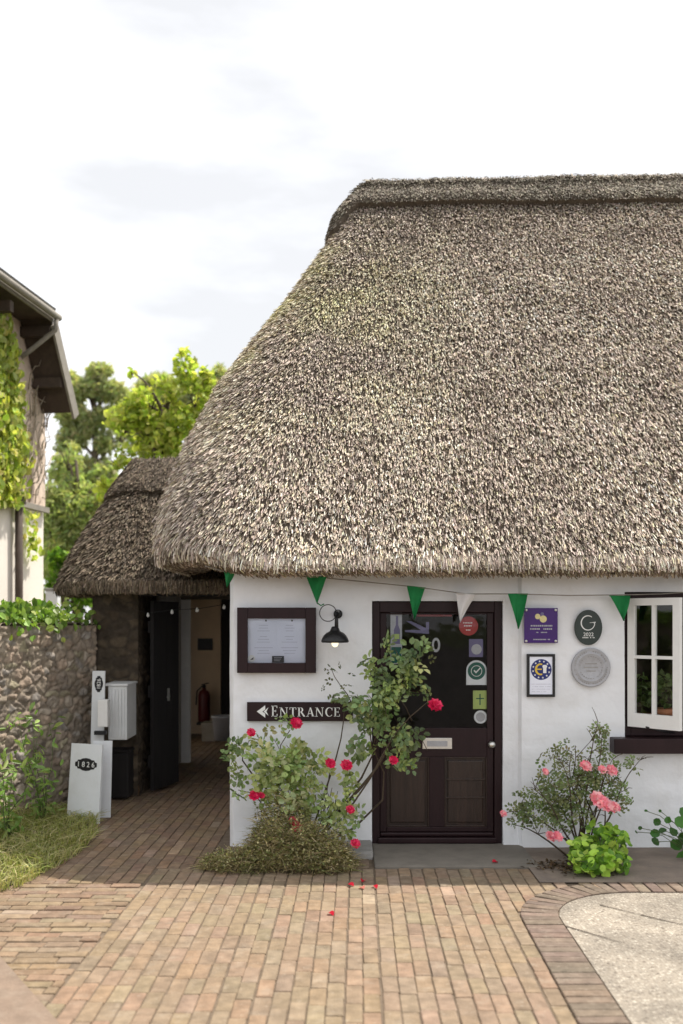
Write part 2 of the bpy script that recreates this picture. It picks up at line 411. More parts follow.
# the courses laid the other way on the left
y = 1.2
while y < 6.6:
    x = -2.5-random.uniform(0, BL)
    while x < -1.37:
        b = BL*random.uniform(.9, 1.05); xe = -1.315+.0186*(y-6); e = min(x+b, xe)
        if e-x > .05: brick(mb, ((x+e)/2, y+LW/2), random.uniform(-.03, .03), (e-x)/2-.004, LW/2-.005, BR_RED+BR, .005)
        x += b
    y += LW
tag(mb.build('brick_paving', M['brick']), kind='structure')
mb = MB()
d = 0
while d < 7.2:
    x, y, h = arc_pt(d)
    turn = 3.82 < d < 3.82+.69*math.pi/2
    x += .0186*(y-6)
    brick(mb, (x, y), h+math.pi/2+random.uniform(-.015, .015), .110, (.0335 if turn else .0355), BR_EDGE, .002, .0075)
    d += .078
tag(mb.build('border_course', M['brick']), kind='structure')
pg = [(1.287-.0186*4.6, 1.2), (1.287, 5.82)]+[(1.86-.575*math.cos(t), 5.82+.575*math.sin(t)) for t in np.linspace(.15, 1.57, 9)]+[(9, 6.395), (9, 1.2)]
sheet('gravel_panel', pg, -.002, M['gravel'])
mb = MB()
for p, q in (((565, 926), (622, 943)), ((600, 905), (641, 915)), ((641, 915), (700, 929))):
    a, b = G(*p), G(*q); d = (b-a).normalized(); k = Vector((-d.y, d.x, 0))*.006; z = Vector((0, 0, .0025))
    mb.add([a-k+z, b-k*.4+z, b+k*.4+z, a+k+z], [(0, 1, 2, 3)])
tag(mb.build('crack', M['soil']), kind='structure')  # thin dark strips laid just above the gravel, tapering along their length
sheet('concrete_patch', [(-3.5, 6.0), (-2.25, 5.75), (-1.78, 5.18), (-1.22, 4.31), (-1.1, 2), (-3.5, 2)], .006, M['pink_concrete'])
sheet('apron', [(1.32, 6.628), (9, 6.628), (9, 7.8), (1.32, 7.8)], .004, M['apron'])
mb = MB(); mb.box(.235, 7.035, -.04, 1.395, 7.80, .014, 0, .01); tag(mb.build('door_slab', M['concrete']), kind='structure')
sheet('verge_soil', [(-3.6, 3), (-2.55, 6.1), (-2.18, 6.55), (-2.0, 7.4), (-2.02, 8.2), (-2.25, 9.0), (-2.5, 10), (-5, 10), (-5, 3)], .008, M['soil'])
sheet('back_garden', [(-60, 10.5), (-2.6, 10.5), (-2.6, 16), (40, 16), (40, 80), (-60, 80)], -.02, M['field'])

# ================================================================== THATCH
class Roof:
    def __init__(s, yF, yR, zE, zR, xr, xl, Rf, nt=44, rise=0.0, wob=.02, lift=0.0):
        s.nt = nt; rows = []
        def sect(t, inset, z):
            a = yF+(yR-yF)*t+inset; b = 2*yR-a
            if b-a < .04: a, b = yR-.02, yR+.02
            l = xl(t)+inset; r_ = xr(t)-inset
            rad = max(.012, min(Rf(t), (b-a)/2-.005))
            pts = []
            for k in np.linspace(0, 1, 70): pts.append((r_-rad+(l+rad-(r_-rad))*k, a))
            for k in np.linspace(0, math.pi/2, 22)[1:]: pts.append((l+rad-rad*math.sin(k), a+rad-rad*math.cos(k)))
            for k in np.linspace(0, 1, 24)[1:]: pts.append((l, a+rad+(b-a-2*rad)*k))
            for k in np.linspace(0, math.pi/2, 12)[1:]: pts.append((l+rad-rad*math.cos(k), b-rad+rad*math.sin(k)))
            for k in np.linspace(0, 1, 30)[1:]: pts.append((l+rad+(r_-l-2*rad)*k, b))
            for k in np.linspace(0, math.pi/2, 8)[1:]: pts.append((r_-rad+rad*math.sin(k), b-rad+rad*math.cos(k)))
            for k in np.linspace(0, 1, 12)[1:]: pts.append((r_, b-rad+(a-b+2*rad)*k))
            for k in np.linspace(0, math.pi/2, 8)[1:]: pts.append((r_-rad+rad*math.cos(k), a+rad-rad*math.sin(k)))
            out = []
            for x, y in pts:
                q = min(1, max(0, (-.55-x)/.7)); zz = z+rise*(x)*t+lift*q*q*(3-2*q)*(1-t)**3
                out.append((x, y, zz))
            return out
        s.sect = sect
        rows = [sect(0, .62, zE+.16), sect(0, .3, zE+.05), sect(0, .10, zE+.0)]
        s.first = len(rows)
        for t in np.linspace(0, 1, nt):
            rows.append(sect(t, 0 if t > 0 else .015, zE+.045+(zR-zE-.045)*t))
        s.g = np.array(rows)                        # rows x ring x 3
        du = np.roll(s.g, -1, 1)-np.roll(s.g, 1, 1)
        dv = np.gradient(s.g, axis=0)
        s.n = unit(np.cross(du, -dv))
        # outward check on the front
        if s.n[s.first+5, 30, 1] > 0: s.n = -s.n
        k = s.g*np.array([1.3, 1.3, 1.3])
        w = np.array([[noise.noise(Vector(p)) for p in row] for row in k])
        fade = np.ones(len(rows)); fade[:3] = .4
        s.g = s.g+s.n*(w*wob*fade[:, None])[..., None]
    def base(s, nb, r0=0, r1=None, off=0, col=(.15, .12, .08), mi=1, close=True):
        g = s.g[r0:r1]+s.n[r0:r1]*off
        nr, nc = g.shape[:2]
        i = np.arange(nr*nc).reshape(nr, nc)
        j = np.roll(i, -1, 1)
        f = np.stack([i[:-1], j[:-1], j[1:], i[1:]], -1).reshape(-1, 4)
        nb.add(g.reshape(-1, 3), f, col, mi, True)
    def tufts(s, nb, n, cols, p, L, W, lift, r0=None, r1=None, off=0, xmax=5.6, jit=.22, ymax=99, eave=0, mi=0, patch=0.25, clump=0.0, moss=False):
        r0 = s.first if r0 is None else r0; r1 = len(s.g)-1 if r1 is None else r1
        g, nn = s.g, s.n; nc = g.shape[1]
        a = g[r0:r1]; b = np.roll(a, -1, 1); c = g[r0+1:r1+1]
        area = np.linalg.norm(np.cross(b-a, c-a), axis=-1)
        area *= (a[..., 0] < xmax)*(a[..., 1] < ymax)
        w = (area/area.sum()).ravel()
        idx = RNG.choice(len(w), n, p=w)
        ri = idx//nc+r0; ci = idx % nc; cj = (ci+1) % nc
        fr = RNG.random((n, 1)); fc = RNG.random((n, 1))
        def bil(q): return (q[ri, ci]*(1-fc)+q[ri, cj]*fc)*(1-fr)+(q[ri+1, ci]*(1-fc)+q[ri+1, cj]*fc)*fr
        p0 = bil(g)
        if clump:                                   # straw stands in bunches with open gaps between them
            cn = np.array([noise.noise(Vector((q[0]*52, q[1]*21, q[2]*21))) for q in p0]); kp = cn > -clump
            p0 = p0[kp]; ri, ci, cj, fr, fc, cn = ri[kp], ci[kp], cj[kp], fr[kp], fc[kp], cn[kp]; n = len(p0)
        else: cn = np.zeros(n)
        N = unit(bil(nn)); D = unit(g[ri]-g[ri+1])[np.arange(n), ci] if False else unit(g[ri, ci]-g[ri+1, ci])
        if r0 >= s.first:
            D2 = N*N[:, 2:]-np.array([0, 0, 1.]); m = np.linalg.norm(D2, axis=1, keepdims=True); D = unit(np.where(m > .15, D2/np.maximum(m, 1e-6), D))
        S = unit(np.cross(N, D))
        D = unit(D+S*RNG.normal(0, jit, (n, 1)))
        S = unit(np.cross(N, D))
        # twist about the straw's own axis so flecks catch the light differently
        tw = RNG.normal(0, .7, (n, 1)); S2 = S*np.cos(tw)+N*np.sin(tw)
        l = RNG.uniform(*L, (n, 1)); wd = RNG.uniform(*W, (n, 1)); lf = RNG.uniform(*lift, (n, 1))*(1+1.3*cn[:, None])
        A = p0+N*(off-.012)-D*l*.55; B = p0+N*(off+lf)+D*l*.45
        Mi = A*.5+B*.5+N*lf*.25
        v = np.stack([A-S2*wd*.35, A+S2*wd*.35, Mi+S2*wd*.5, Mi-S2*wd*.5, B+S2*wd*.42, B-S2*wd*.42], 1).reshape(-1, 3)
        col = pick(cols, n, .28, .06, p)
        pt = np.array([noise.noise(Vector(q)*.9) + .7*noise.noise(Vector(q)*3.1) for q in p0])
        col = col*(1+patch*pt[:, None])
        if moss:                                    # yellow-green tint, patchy and stronger towards the upper left of the slope
            mk = np.clip((pt+.35)*1.2, 0, 1)*np.clip((1.3-p0[:, 0])/1.5, 0, 1)*np.clip((p0[:, 2]-2.9)/1.5, 0, 1)
            col = col*(1+mk[:, None]*np.array([-.04, .03, -.22]))
        col = np.clip(col, .01, .8)
        bi = (np.arange(n)*6)[:, None]
        f = np.concatenate([bi+np.array([[0, 1, 2, 3]]), bi+np.array([[3, 2, 4, 5]])])
        nb.add(v, f, np.repeat(col, 6, 0), mi)

STRAW = [(.74, .63, .53), (.585, .49, .40), (.36, .29, .232), (.14, .106, .083), (.59, .525, .355)]
PS = [.32, .28, .2, .1, .10]

# silhouette of the left hip in the photograph: row -> column
SY = [170, 190, 210, 240, 285, 335, 400, 457, 510, 545, 560, 580]
SX = [396, 374, 354, 334, 301, 262, 216, 186, 164, 156, 156, 157]
YF, YR_, ZE, ZR = 7.24, 10.86, 2.085, 6.44
Rf = lambda t: 1.25*(1-t)**.9+.05
def fit_xl(t):
    a = YF+(YR_-YF)*t; b = 2*YR_-a; z = ZE+(ZR-ZE)*t
    rad = max(.012, min(Rf(t), (b-a)/2-.005))
    ang = np.linspace(0, math.pi/2, 30)
    lo, hi = -2.2, 2.0
    for _ in range(40):
        l = (lo+hi)/2
        X = np.concatenate([l+rad-rad*np.sin(ang), l+rad-rad*np.cos(ang)])
        Y = np.concatenate([a+rad-rad*np.cos(ang), b-rad+rad*np.sin(ang)])
        px = CX+F*X/Y; k = px.argmin(); py = HY-(z-CH)*F/Y[k]
        want = np.interp(py, SY, SX)
        if px[k] < want: lo = l
        else: hi = l
    return l
ts = np.linspace(0, 1, 23); xs = [fit_xl(t) for t in ts]
XL = lambda t: float(np.interp(t, ts, xs))

cottage = empty('thatched_cottage', (1.2, 7.7, 0), 'white limewashed cottage under one huge steep thatched roof, with dark door and window', 'cottage')
main = Roof(YF, YR_, ZE, ZR, lambda t: 9.4-1.9*t, XL, Rf, rise=.018, lift=.10)
nb = NB(); main.base(nb)
main.tufts(nb, 400000, STRAW, PS, (.045, .11), (.0036, .0098), (.007, .032), xmax=4.6, ymax=12.0, jit=.15, clump=.22, moss=True)
main.tufts(nb, 15000, STRAW[1:], None, (.05, .09), (.005, .012), (.002, .016), r0=main.first-1, r1=main.first+1, xmax=4.8, ymax=12.2, jit=.10)
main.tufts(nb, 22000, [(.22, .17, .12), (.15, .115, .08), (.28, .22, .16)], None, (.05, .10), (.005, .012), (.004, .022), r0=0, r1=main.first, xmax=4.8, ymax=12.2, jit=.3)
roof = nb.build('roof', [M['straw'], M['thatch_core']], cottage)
# ridge cap: a thicker saddle of thatch laid over the ridge
nb = NB()
class Cap(Roof):
    def __init__(s, src, front, left, off, k=9):
        nr, nc = src.g.shape[:2]; nx = src.n[src.first+src.nt//2, :, 0]; ny = src.n[src.first+src.nt//2, :, 1]
        e = np.clip((-nx-.1)/.75, 0, 1); e = e*e*(3-2*e)
        rb = src.first+(src.nt-1)*(front+(left-front)*e)
        rb = rb+np.array([.25*noise.noise(Vector(p)*2.2) for p in src.g[src.first+src.nt-3]])
        rows = []; nrm = []; low = []
        def at(a, r, c): i = int(min(r, nr-2)); f = r-i; return a[i, c]*(1-f)+a[i+1, c]*f
        for q in np.linspace(0, 1, k):
            o = off*(.72+.28*min(1, q*6))
            rows.append([at(src.g, rb[c]+(nr-1-rb[c])*q, c)+at(src.n, rb[c]+(nr-1-rb[c])*q, c)*o for c in range(nc)])
            nrm.append([at(src.n, rb[c]+(nr-1-rb[c])*q, c) for c in range(nc)])
        s.g = np.array(rows); s.n = unit(np.array(nrm)); s.first = 0; s.nt = k
        s.under = np.array([at(src.g, rb[c], c)-at(src.n, rb[c], c)*.02 for c in range(nc)])
    def skirt(s, nb, col):
        nr = s.g.shape[1]; i = np.arange(nr); j = np.roll(i, -1)
        nb.add(np.concatenate([s.g[0], s.under]), np.stack([i, j, j+nr, i+nr], -1), col, 1)
CAPC = [(.33, .285, .22), (.24, .205, .16), (.40, .35, .265), (.17, .145, .11)]
cap = Cap(main, .925, .845, .10)
cap.base(nb, mi=1); cap.skirt(nb, (.12, .095, .065))
cap.tufts(nb, 22000, CAPC, None, (.05, .11), (.005, .012), (.003, .016), xmax=4.8, ymax=12.2, jit=.35)
# the top of the cap, rounded over with more straw
cap.tufts(nb, 2500, CAPC, None, (.05, .10), (.005, .012), (.015, .045), r0=len(cap.g)-3, xmax=5.0, jit=.6)
nb.build('ridge_cap', [M['straw'], M['thatch_core']], roof)

# ------------------------------------------------------------------ front wall with its openings
WY = 7.71
def pxX(px, Y=WY): return (px-CX)/F*Y
def pyZ(py, Y=WY): return CH-(py-HY)/F*Y
DX0, DX1, DZ1 = pxX(372), pxX(503), pyZ(601)
WX0, WX1, WZ0, WZ1 = pxX(623), pxX(623)+1.15, pyZ(742), pyZ(592)
XLW = pxX(229)
def axis(a, b, step, marks):
    pts = sorted(set([a, b]+[m for m in marks if a < m < b]))
    out = []
    for p, q in zip(pts, pts[1:]):
        n = max(1, round((q-p)/step)); out += [p+(q-p)*k/n for k in range(n)]
    return out+[pts[-1]]
step_x = pxX(518)
xsw = axis(XLW, 8.6, .035, [DX0, DX1, WX0, WX1, step_x, step_x+.02]); zsw = axis(-.05, 2.6, .035, [DZ1, WZ0, WZ1, .03])
bm = bmesh.new(); vg = {}
def wall_y(x, z):
    y = WY
    if x > step_x+.005: y -= .045
    elif DX1-.01 < x <= step_x+.005: y += .0
    y += .017*noise.noise(Vector((x*1.9, 3.1, z*1.9)))+.010*noise.noise(Vector((x*5, 9.1, z*5)))+.005*noise.noise(Vector((x*13, 4.1, z*13)))+.007*noise.noise(Vector((x*2.2, 7.7, z*11)))
    e = x-XLW
    if e < .06: y += .06-math.sqrt(max(0, .06**2-(.06-e)**2))
    if z < .25: y -= .02*(1-z/.25)**2
    for (q, s_) in ((DX0, -1),):
        dd = (q-x)
        if 0 <= dd < .02 and z < DZ1: y += .008*(1-dd/.02)
    return y
for i, x in enumerate(xsw):
    for k, z in enumerate(zsw):
        xx = x+(.004*noise.noise(Vector((z*4, 1.7, 0))) if i == 0 else 0)
        vg[i, k] = bm.verts.new((xx, wall_y(x, z), z))
hole = lambda x, z: (DX0 < x < DX1 and z < DZ1) or (WX0 < x < WX1 and WZ0 < z < WZ1)
for i in range(len(xsw)-1):
    for k in range(len(zsw)-1):
        if not hole((xsw[i]+xsw[i+1])/2, (zsw[k]+zsw[k+1])/2):
            bm.faces.new((vg[i, k], vg[i+1, k], vg[i+1, k+1], vg[i, k+1]))
for v in [v for v in bm.verts if not v.link_faces]: bm.verts.remove(v)
be = [e for e in bm.edges if e.is_boundary]
side = [e for e in be if all(abs(v.co.x-XLW) < .01 for v in e.verts)]
reveal = [e for e in be if e not in side and not all(v.co.z < -.04 or v.co.z > 2.55 or v.co.x > 8.5 for v in e.verts)]
r = bmesh.ops.extrude_edge_only(bm, edges=reveal)
for v in r['geom']:
    if isinstance(v, bmesh.types.BMVert): v.co.y = WY+.30
r = bmesh.ops.extrude_edge_only(bm, edges=side)
for v in r['geom']:
    if isinstance(v, bmesh.types.BMVert): v.co.y = 14.3
for f in bm.faces: f.smooth = True
bmesh.ops.recalc_face_normals(bm, faces=bm.faces[:])
me = bpy.data.meshes.new('wall'); bm.to_mesh(me); bm.free()
try: me.set_sharp_from_angle(angle=R(40))
except Exception: pass
link('wall', me, M['plaster'], cottage)
mb = MB()
mb.box(XLW+.02, 14.0, 0, 8.6, 14.3, 2.7); mb.box(8.3, 8.0, 0, 8.6, 13.99, 2.7)
mb.build('rear_wall', M['plaster'], cottage)
mb = MB(); mb.box(XLW+.05, 8.02, -.03, 8.29, 13.98, .02)
mb.build('interior_floor', M['room'], cottage)
mb = MB(); mb.box(XLW+.05, 10.6, .025, 8.29, 10.7, 2.6)
mb.build('interior_wall', M['room'], cottage)
mb = MB(); mb.box(XLW+.05, 8.02, 2.32, 8.29, 10.58, 2.36)
mb.build('interior_ceiling', M['room'], cottage)

def pbox(mb, x0, y0, x1, y1, Y, th, mi=0, bev=0.0):      # pixel rectangle at distance Y, thickness back from Y
    a = P(x0, y1, Y); b = P(x1, y0, Y)
    return mb.box(a.x, Y, a.z, b.x, Y+th, b.z, mi, bev)

# ------------------------------------------------------------------ door
FY = WY+.03; DY = WY+.055
mb = MB()
zb = .014; X0, X1, ZT = DX0+.003, DX1-.003, DZ1-.003
fw = .058
mb.box(X0, FY, zb, X0+fw, FY+.09, ZT, 0, .006); mb.box(X1-fw, FY, zb, X1, FY+.09, ZT, 0, .006)
mb.box(X0+fw+.001, FY, ZT-.085, X1-fw-.001, FY+.09, ZT, 0, .006)
door = mb.build('door', M['dark_paint'], cottage)
LX0, LX1, LZ0, LZ1 = X0+fw+.004, X1-fw-.004, .10, ZT-.089
gz0, gz1 = pyZ(728, DY), LZ1-.012
mb = MB()
st = .050
mid = (LX0+LX1)/2
mb.box(LX0, DY, LZ0, LX0+st, DY+.045, LZ1, 0, .004); mb.box(LX1-st, DY, LZ0, LX1, DY+.045, LZ1, 0, .004)
mb.box(LX0+st+.001, DY+.001, pyZ(757, DY), LX1-st-.001, DY+.044, gz0, 0, .004)      # lock rail
mb.box(LX0+st+.001, DY+.001, LZ0, LX1-st-.001, DY+.044, pyZ(827, DY), 0, .004)
mb.box(mid-.06, DY+.001, pyZ(827, DY)+.001, mid+.06, DY+.044, pyZ(757, DY)-.001, 0, .004)
mb.box(LX0+st+.001, DY+.001, LZ1-.012, LX1-st-.001, DY+.044, LZ1, 0, .002)
mb.build('door_leaf', M['dark_paint'], door)
for a, b, kind in ((LX0+st, mid-.06, 0), (mid+.06, LX1-st, 1)):
    mb = MB(); z0, z1 = pyZ(827, DY), pyZ(757, DY)
    mb.box(a, DY+.030, z0, b, DY+.040, z1)
    mb.box(a+.028, DY+.020, z0+.03, b-.028, DY+.0298, z1-.03, 0, .008)
    for (xa, xb) in ((a, a+.010), (b-.010, b)): mb.box(xa, DY+.006, z0, xb, DY+.0296, z1, 0, .003)
    mb.box(a+.0105, DY+.006, z0, b-.0105, DY+.0296, z0+.012, 0, .003); mb.box(a+.0105, DY+.006, z1-.012, b-.0105, DY+.0296, z1, 0, .003)
    if kind:
        for q in (.40, .66): mb.box(a+.0105, DY+.012, z0+(z1-z0)*q, b-.0105, DY+.0198, z0+(z1-z0)*q+.016, 0, .003)
    mb.build('door_panel', M['panel_wood'], door)
mb = MB(); mb.box(LX0-.02, FY-.022, .016, LX1+.02, FY+.07, .062, 0, .01); mb.box(LX0, FY+.01, .066, LX1, FY+.05, .096, 0, .01)
mb.build('threshold', M['dark_paint'], door)
mb = MB(); gxa, gxb = LX0+st, LX1-st
mb.add([(gxa, DY+.02, gz0), (gxb, DY+.02, gz0), (gxb, DY+.02, gz1), (gxa, DY+.02, gz1)], [(0, 1, 2, 3)])
mb.build('glass_pane', M['door_glass'], door)
mb = MB(); pbox(mb, 422.5, 738, 452, 749, DY-.007, .006, 0, .002); pbox(mb, 427, 741, 447.5, 746.5, DY-.011, .005, 1, .001)
mb.build('letterbox', [M['chrome'], M['pewter']], door)
mb = MB(); k = P(491, 744, DY)
mb.lathe(k, [(.022, 0), (.022, .006), (.010, .010), (.010, .03), (.022, .036), (.028, .046), (.026, .058), (.014, .066), (.002, .068)], 18, 'Y')
mb.build('door_knob', M['chrome'], door)
# stickers on the glass
GY = DY+.0300
def fr(px, py, Y): return (P(px, py, Y), Vector((Y/F, 0, 0)), Vector((0, 0, Y/F)), Vector((0, -1, 0)))
def disc(r, n=28, sy=1): return [(r*math.cos(2*math.pi*k/n), sy*r*math.sin(2*math.pi*k/n)) for k in range(n)]
def rect(a, b, c, d): return [(a, b), (c, b), (c, d), (a, d)]
mb = MB(); f0 = fr(468.5, 626, GY)
mb.prism(disc(9.6), f0, .0012, 0)
for w, yy in ((11, 2.6), (9, -.4), (5, -4.6)):
    for q in range(int(w/1.6)): mb.prism(rect(-w/2+q*1.6, yy, -w/2+q*1.6+1.1, yy+1.1), (f0[0]+Vector((0, -.0012, 0)), *f0[1:]), .0008, 1)
mb.build('sticker', [M['red_sticker'], M['letter_white']], door)
mb = MB(); f0 = fr(476.5, 648, GY); mb.prism(rect(-7.5, -9, 6.5, 9), f0, .0012, 0); mb.prism(disc(5.2), (f0[0]+Vector((0, -.0012, -.01)), *f0[1:]), .0008, 1)
mb.build('sticker', [M['violet_sticker'], M['pewter']], door)
mb = MB(); f0 = fr(476.5, 672, GY)
pl = [(-10.3, -13), (10.3, -13), (10.3, 2)]+[(10.3*math.cos(t), 1.5+10.3*math.sin(t)) for t in np.linspace(.1, math.pi-.1, 14)]+[(-10.3, 2)]
mb.prism(pl, f0, .0012, 0); f1 = (f0[0]+Vector((0, -.0012, 0)), *f0[1:])
mb.prism([(x, y+1) for x, y in disc(8.8)], f1, .0008, 1)
f2 = (f0[0]+Vector((0, -.0022, 0)), *f0[1:])
mb.prism([(x, y+1) for x, y in disc(5.6)]+[], f2, .0006, 2); mb.prism([(x, y+1) for x, y in disc(5.0)], (f0[0]+Vector((0, -.003, 0)), *f0[1:]), .0006, 1)
f3 = (f0[0]+Vector((0, -.0038, 0)), *f0[1:])
mb.prism([(-3, 1.2), (-2, 2.2), (-.6, .4), (3.4, 4.6), (4.2, 3.7), (-.6, -1.4)], f3, .0006, 2)
mb.build('sticker', [M['sign_white'], M['green_sticker'], M['letter_white']], door)
mb = MB(); f0 = fr(480, 700, GY); mb.prism(rect(-7, -9, 7, 9.5), f0, .0012, 0)
f1 = (f0[0]+Vector((0, -.0012, 0)), *f0[1:])
mb.prism(rect(-.6, -5, .6, 6), f1, .0006, 1); mb.prism(rect(-4, 1, 4, 2), f1, .0006, 1)
mb.build('sticker', [M['lime_sticker'], M['green_sticker']], door)
mb = MB(); f0 = fr(480.5, 717, GY); mb.prism(disc(6.6), f0, .0012, 0); mb.prism(disc(4.6), (f0[0]+Vector((0, -.0012, 0)), *f0[1:]), .0006, 1)
mb.build('sticker', [M['sign_white'], M['pewter']], door)
mb = MB(); f0 = fr(397, 642, GY)      # tall narrow poster: pale frame, violet bottle shape, green card below
mb.prism(rect(-6.5, -22, 5, 30), f0, .001, 0); f1 = (f0[0]+Vector((0, -.0011, 0)), *f0[1:])
mb.prism([(-3.2, -2), (3, -2), (3, 12), (1.2, 17), (1.2, 26), (-1.2, 26), (-1.2, 17), (-3.2, 12)], f1, .0008, 1)
mb.prism(rect(-5.8, -21, 4.2, -5), f1, .0008, 2); mb.prism(rect(-2.6, 3, 2.4, 8), (f1[0]+Vector((0, -.001, 0)), *f1[1:]), .0006, 3)
for k in range(5):
    t = k*2*math.pi/5; mb.prism([(-.8+3*math.cos(t+q)*s_, -13+3*math.sin(t+q)*s_) for q, s_ in ((-.3, .4), (0, 1.2), (.3, .4))], (f1[0]+Vector((0, -.001, 0)), *f1[1:]), .0006, 0)
mb.build('poster', [M['pewter'], M['violet_sticker'], M['green_sticker'], M['lime_sticker']], door)
mb = MB(); f0 = fr(436, 645, GY)
o_, i_ = disc(4.2, 20, 1.75), disc(2.1, 20, 2.2)
for k in range(20): mb.prism([o_[k], o_[(k+1)%20], i_[(k+1)%20], i_[k]], f0, .001, 0)
f0 = fr(417, 627, GY)
mb.prism([(-11, 6), (-6, 6), (9, -1), (9, 5), (12, 5), (12, -7), (-12, -5), (-12, -3), (4, -3)], f0, .001, 1)
mb.build('decal', [M['pewter'], M['violet_sticker']], door)
mb = MB(); pbox(mb, 417, 613.5, 452, 616.5, DY+.05, .01, 0, .002); mb.build('red_strip', M['red_sticker'], door)

# ------------------------------------------------------------------ window with its opened casement
mb = MB()
y0 = WY-.02
mb.box(WX0+.003, y0, WZ0+.05, WX0+.055, y0+.12, WZ1-.003, 0, .005); mb.box(WX1-.055, y0, WZ0+.05, WX1-.003, y0+.12, WZ1-.003, 0, .005)
mb.box(WX0+.056, y0, WZ1-.06, WX1-.056, y0+.12, WZ1-.003, 0, .005); mb.box(WX0+.056, y0, WZ0+.05, WX1-.056, y0+.12, WZ0+.11, 0, .005)
mb.box((WX0+WX1)/2-.03, y0+.001, WZ0+.111, (WX0+WX1)/2+.03, y0+.119, WZ1-.061, 0, .004)
window = mb.build('window', M['dark_paint'], cottage)
mb = MB(); mb.box(WX0-.115, WY-.17, WZ0-.07, WX1+.12, WY+.1, WZ0+.046, 0, .008)
mb.build('sill', M['dark_paint'], window)
def casement(hx, hy, w, ang, z0, z1):
    U = Vector((math.cos(ang), -math.sin(ang), 0)); N = Vector((-math.sin(ang), -math.cos(ang), 0))
    o = Vector((hx, hy, 0)); mb = MB()
    def seg(a, b, c, d, t0=-.018, t1=.018): 
        mb.obox(o+U*(a+b)/2+N*(t0+t1)/2+Vector((0, 0, (c+d)/2)), U*(b-a)/2, N*(t1-t0)/2, Vector((0, 0, (d-c)/2)))
    s1, rb, rt = .058, .105, .055
    seg(0, s1, z0, z1); seg(w-s1, w, z0, z1); seg(s1, w-s1, z0, z0+rb, -.0175, .0175); seg(s1, w-s1, z1-rt, z1, -.0175, .0175)
    seg(w/2-.013, w/2+.013, z0+rb, z1-rt, -.016, .016); zm = z0+.545*(z1-z0)
    seg(s1, w/2-.013, zm-.012, zm+.012, -.0155, .0155); seg(w/2+.013, w-s1, zm-.012, zm+.012, -.0155, .0155)
    mb.build('casement', M['white_paint'], window)
    g = MB()
    g.add([o+U*s1+Vector((0, 0, z0+rb)), o+U*(w-s1)+Vector((0, 0, z0+rb)), o+U*(w-s1)+Vector((0, 0, z1-rt)), o+U*s1+Vector((0, 0, z1-rt))], [(0, 1, 2, 3)])
    g.build('pane', M['glass'], window)
casement(WX0+.035, WY-.035, .445, R(50), pyZ(726, 7.68), pyZ(598.5, 7.68))
casement((WX0+WX1)/2+.035, WY+.02, .47, 0, WZ0+.115, WZ1-.065)
mb = MB(); mb.tube([P(646, 727, 7.5), P(660, 731, 7.6), P(676, 733, 7.7)], .006, 6); mb.build('stay', M['black_metal'], window)

for k, (px_, hh, lb) in enumerate(((641, .20, 'small terracotta pot with leafy plant inside the window, left of two'), (664, .24, 'larger terracotta pot with leafy plant inside the window, right of two'))):  # pots added behind the casement to imitate the reflections in its panes
    q = P(px_, 720, 7.9); t = empty('plant_pot', (q.x, 7.9, WZ0+.004), lb, 'plant pot', 'pots inside the window')
    b_ = Vector((q.x, 7.9, WZ0+.004)); r_ = hh*.36
    mb = MB(); mb.lathe(b_, [(.001, 0), (r_*.7, 0), (r_*.95, hh*.82), (r_*1.08, hh*.83), (r_*1.1, hh), (r_*.95, hh), (r_*.85, hh*.85), (.001, hh*.84)], 18); mb.build('pot', M['terracotta'], t)
    n_l = 90; qq = unit(RNG.normal(size=(n_l, 3)))*RNG.random((n_l, 1))**.4*np.array([.10, .06, .16])+np.array(b_)+np.array([0, 0, hh+.16]); nb = NB()
    leaves(nb, qq, RNG.normal(0, 1, (n_l, 3)), RNG.normal(0, .5, (n_l, 3))+np.array([0, -.6, .5]), RNG.uniform(.04, .08, n_l), RNG.uniform(.025, .05, n_l), pick([(.16, .22, .08), (.12, .17, .06)], n_l, .3)); nb.build('foliage', M['leaf'], t)
    mb = MB(); mb.tube([b_+Vector((0, 0, hh*.8)), b_+Vector((.01, 0, hh+.1)), b_+Vector((-.01, 0, hh+.25))], [.006, .005, .003], 6); mb.build('stem', M['green_stem'], t)
# ------------------------------------------------------------------ things hung on the front wall
def hung(name, px, py, label, cat, Y=WY-.01, group=None): return empty(name, P(px, py, Y), label, cat, group)
t = hung('menu_case', 276, 673, 'dark framed glass menu case with pale pages, between passage and wall lantern', 'menu case')
MY = WY-.065
mb = MB()
pbox(mb, 237, 607.5, 247.5, 673, MY, .06, 0, .004); pbox(mb, 305.5, 607.5, 316, 673, MY, .06, 0, .004)
pbox(mb, 247.6, 607.5, 305.4, 618.5, MY, .06, 0, .004); pbox(mb, 247.6, 663, 305.4, 673, MY, .06, 0, .004)
mb.build('frame', M['dark_paint'], t)
mb = MB(); pbox(mb, 247.6, 618.6, 305.4, 662.9, MY+.045, .012)
mb.build('backboard', M['paper'], t)
mb = MB()
for a, b, dz in ((250.5, 276, 0), (276.6, 303, .8)): pbox(mb, a, 620.5+dz, b, 659-dz, MY+.041, .003, 0)
for a, b in ((254, 273), (280, 299)):
    for k in range(11):
        w = random.uniform(.35, 1)*(b-a); c = (a+b)/2
        if k in (3, 7): continue
        pbox(mb, c-w/2, 625+k*2.8, c+w/2, 625.6+k*2.8, MY+.0395, .0014, 1)
mb.build('menu_page', [M['paper'], M['ink']], t)
mb = MB(); pbox(mb, 272, 656, 284, 662.5, MY+.033, .005, 0)
for k in range(3): pbox(mb, 274, 657.3+k*1.6, 282-k, 657.8+k*1.6, MY+.0315, .0014, 1)
mb.build('name_card', [M['black_ink'], M['pewter']], t)
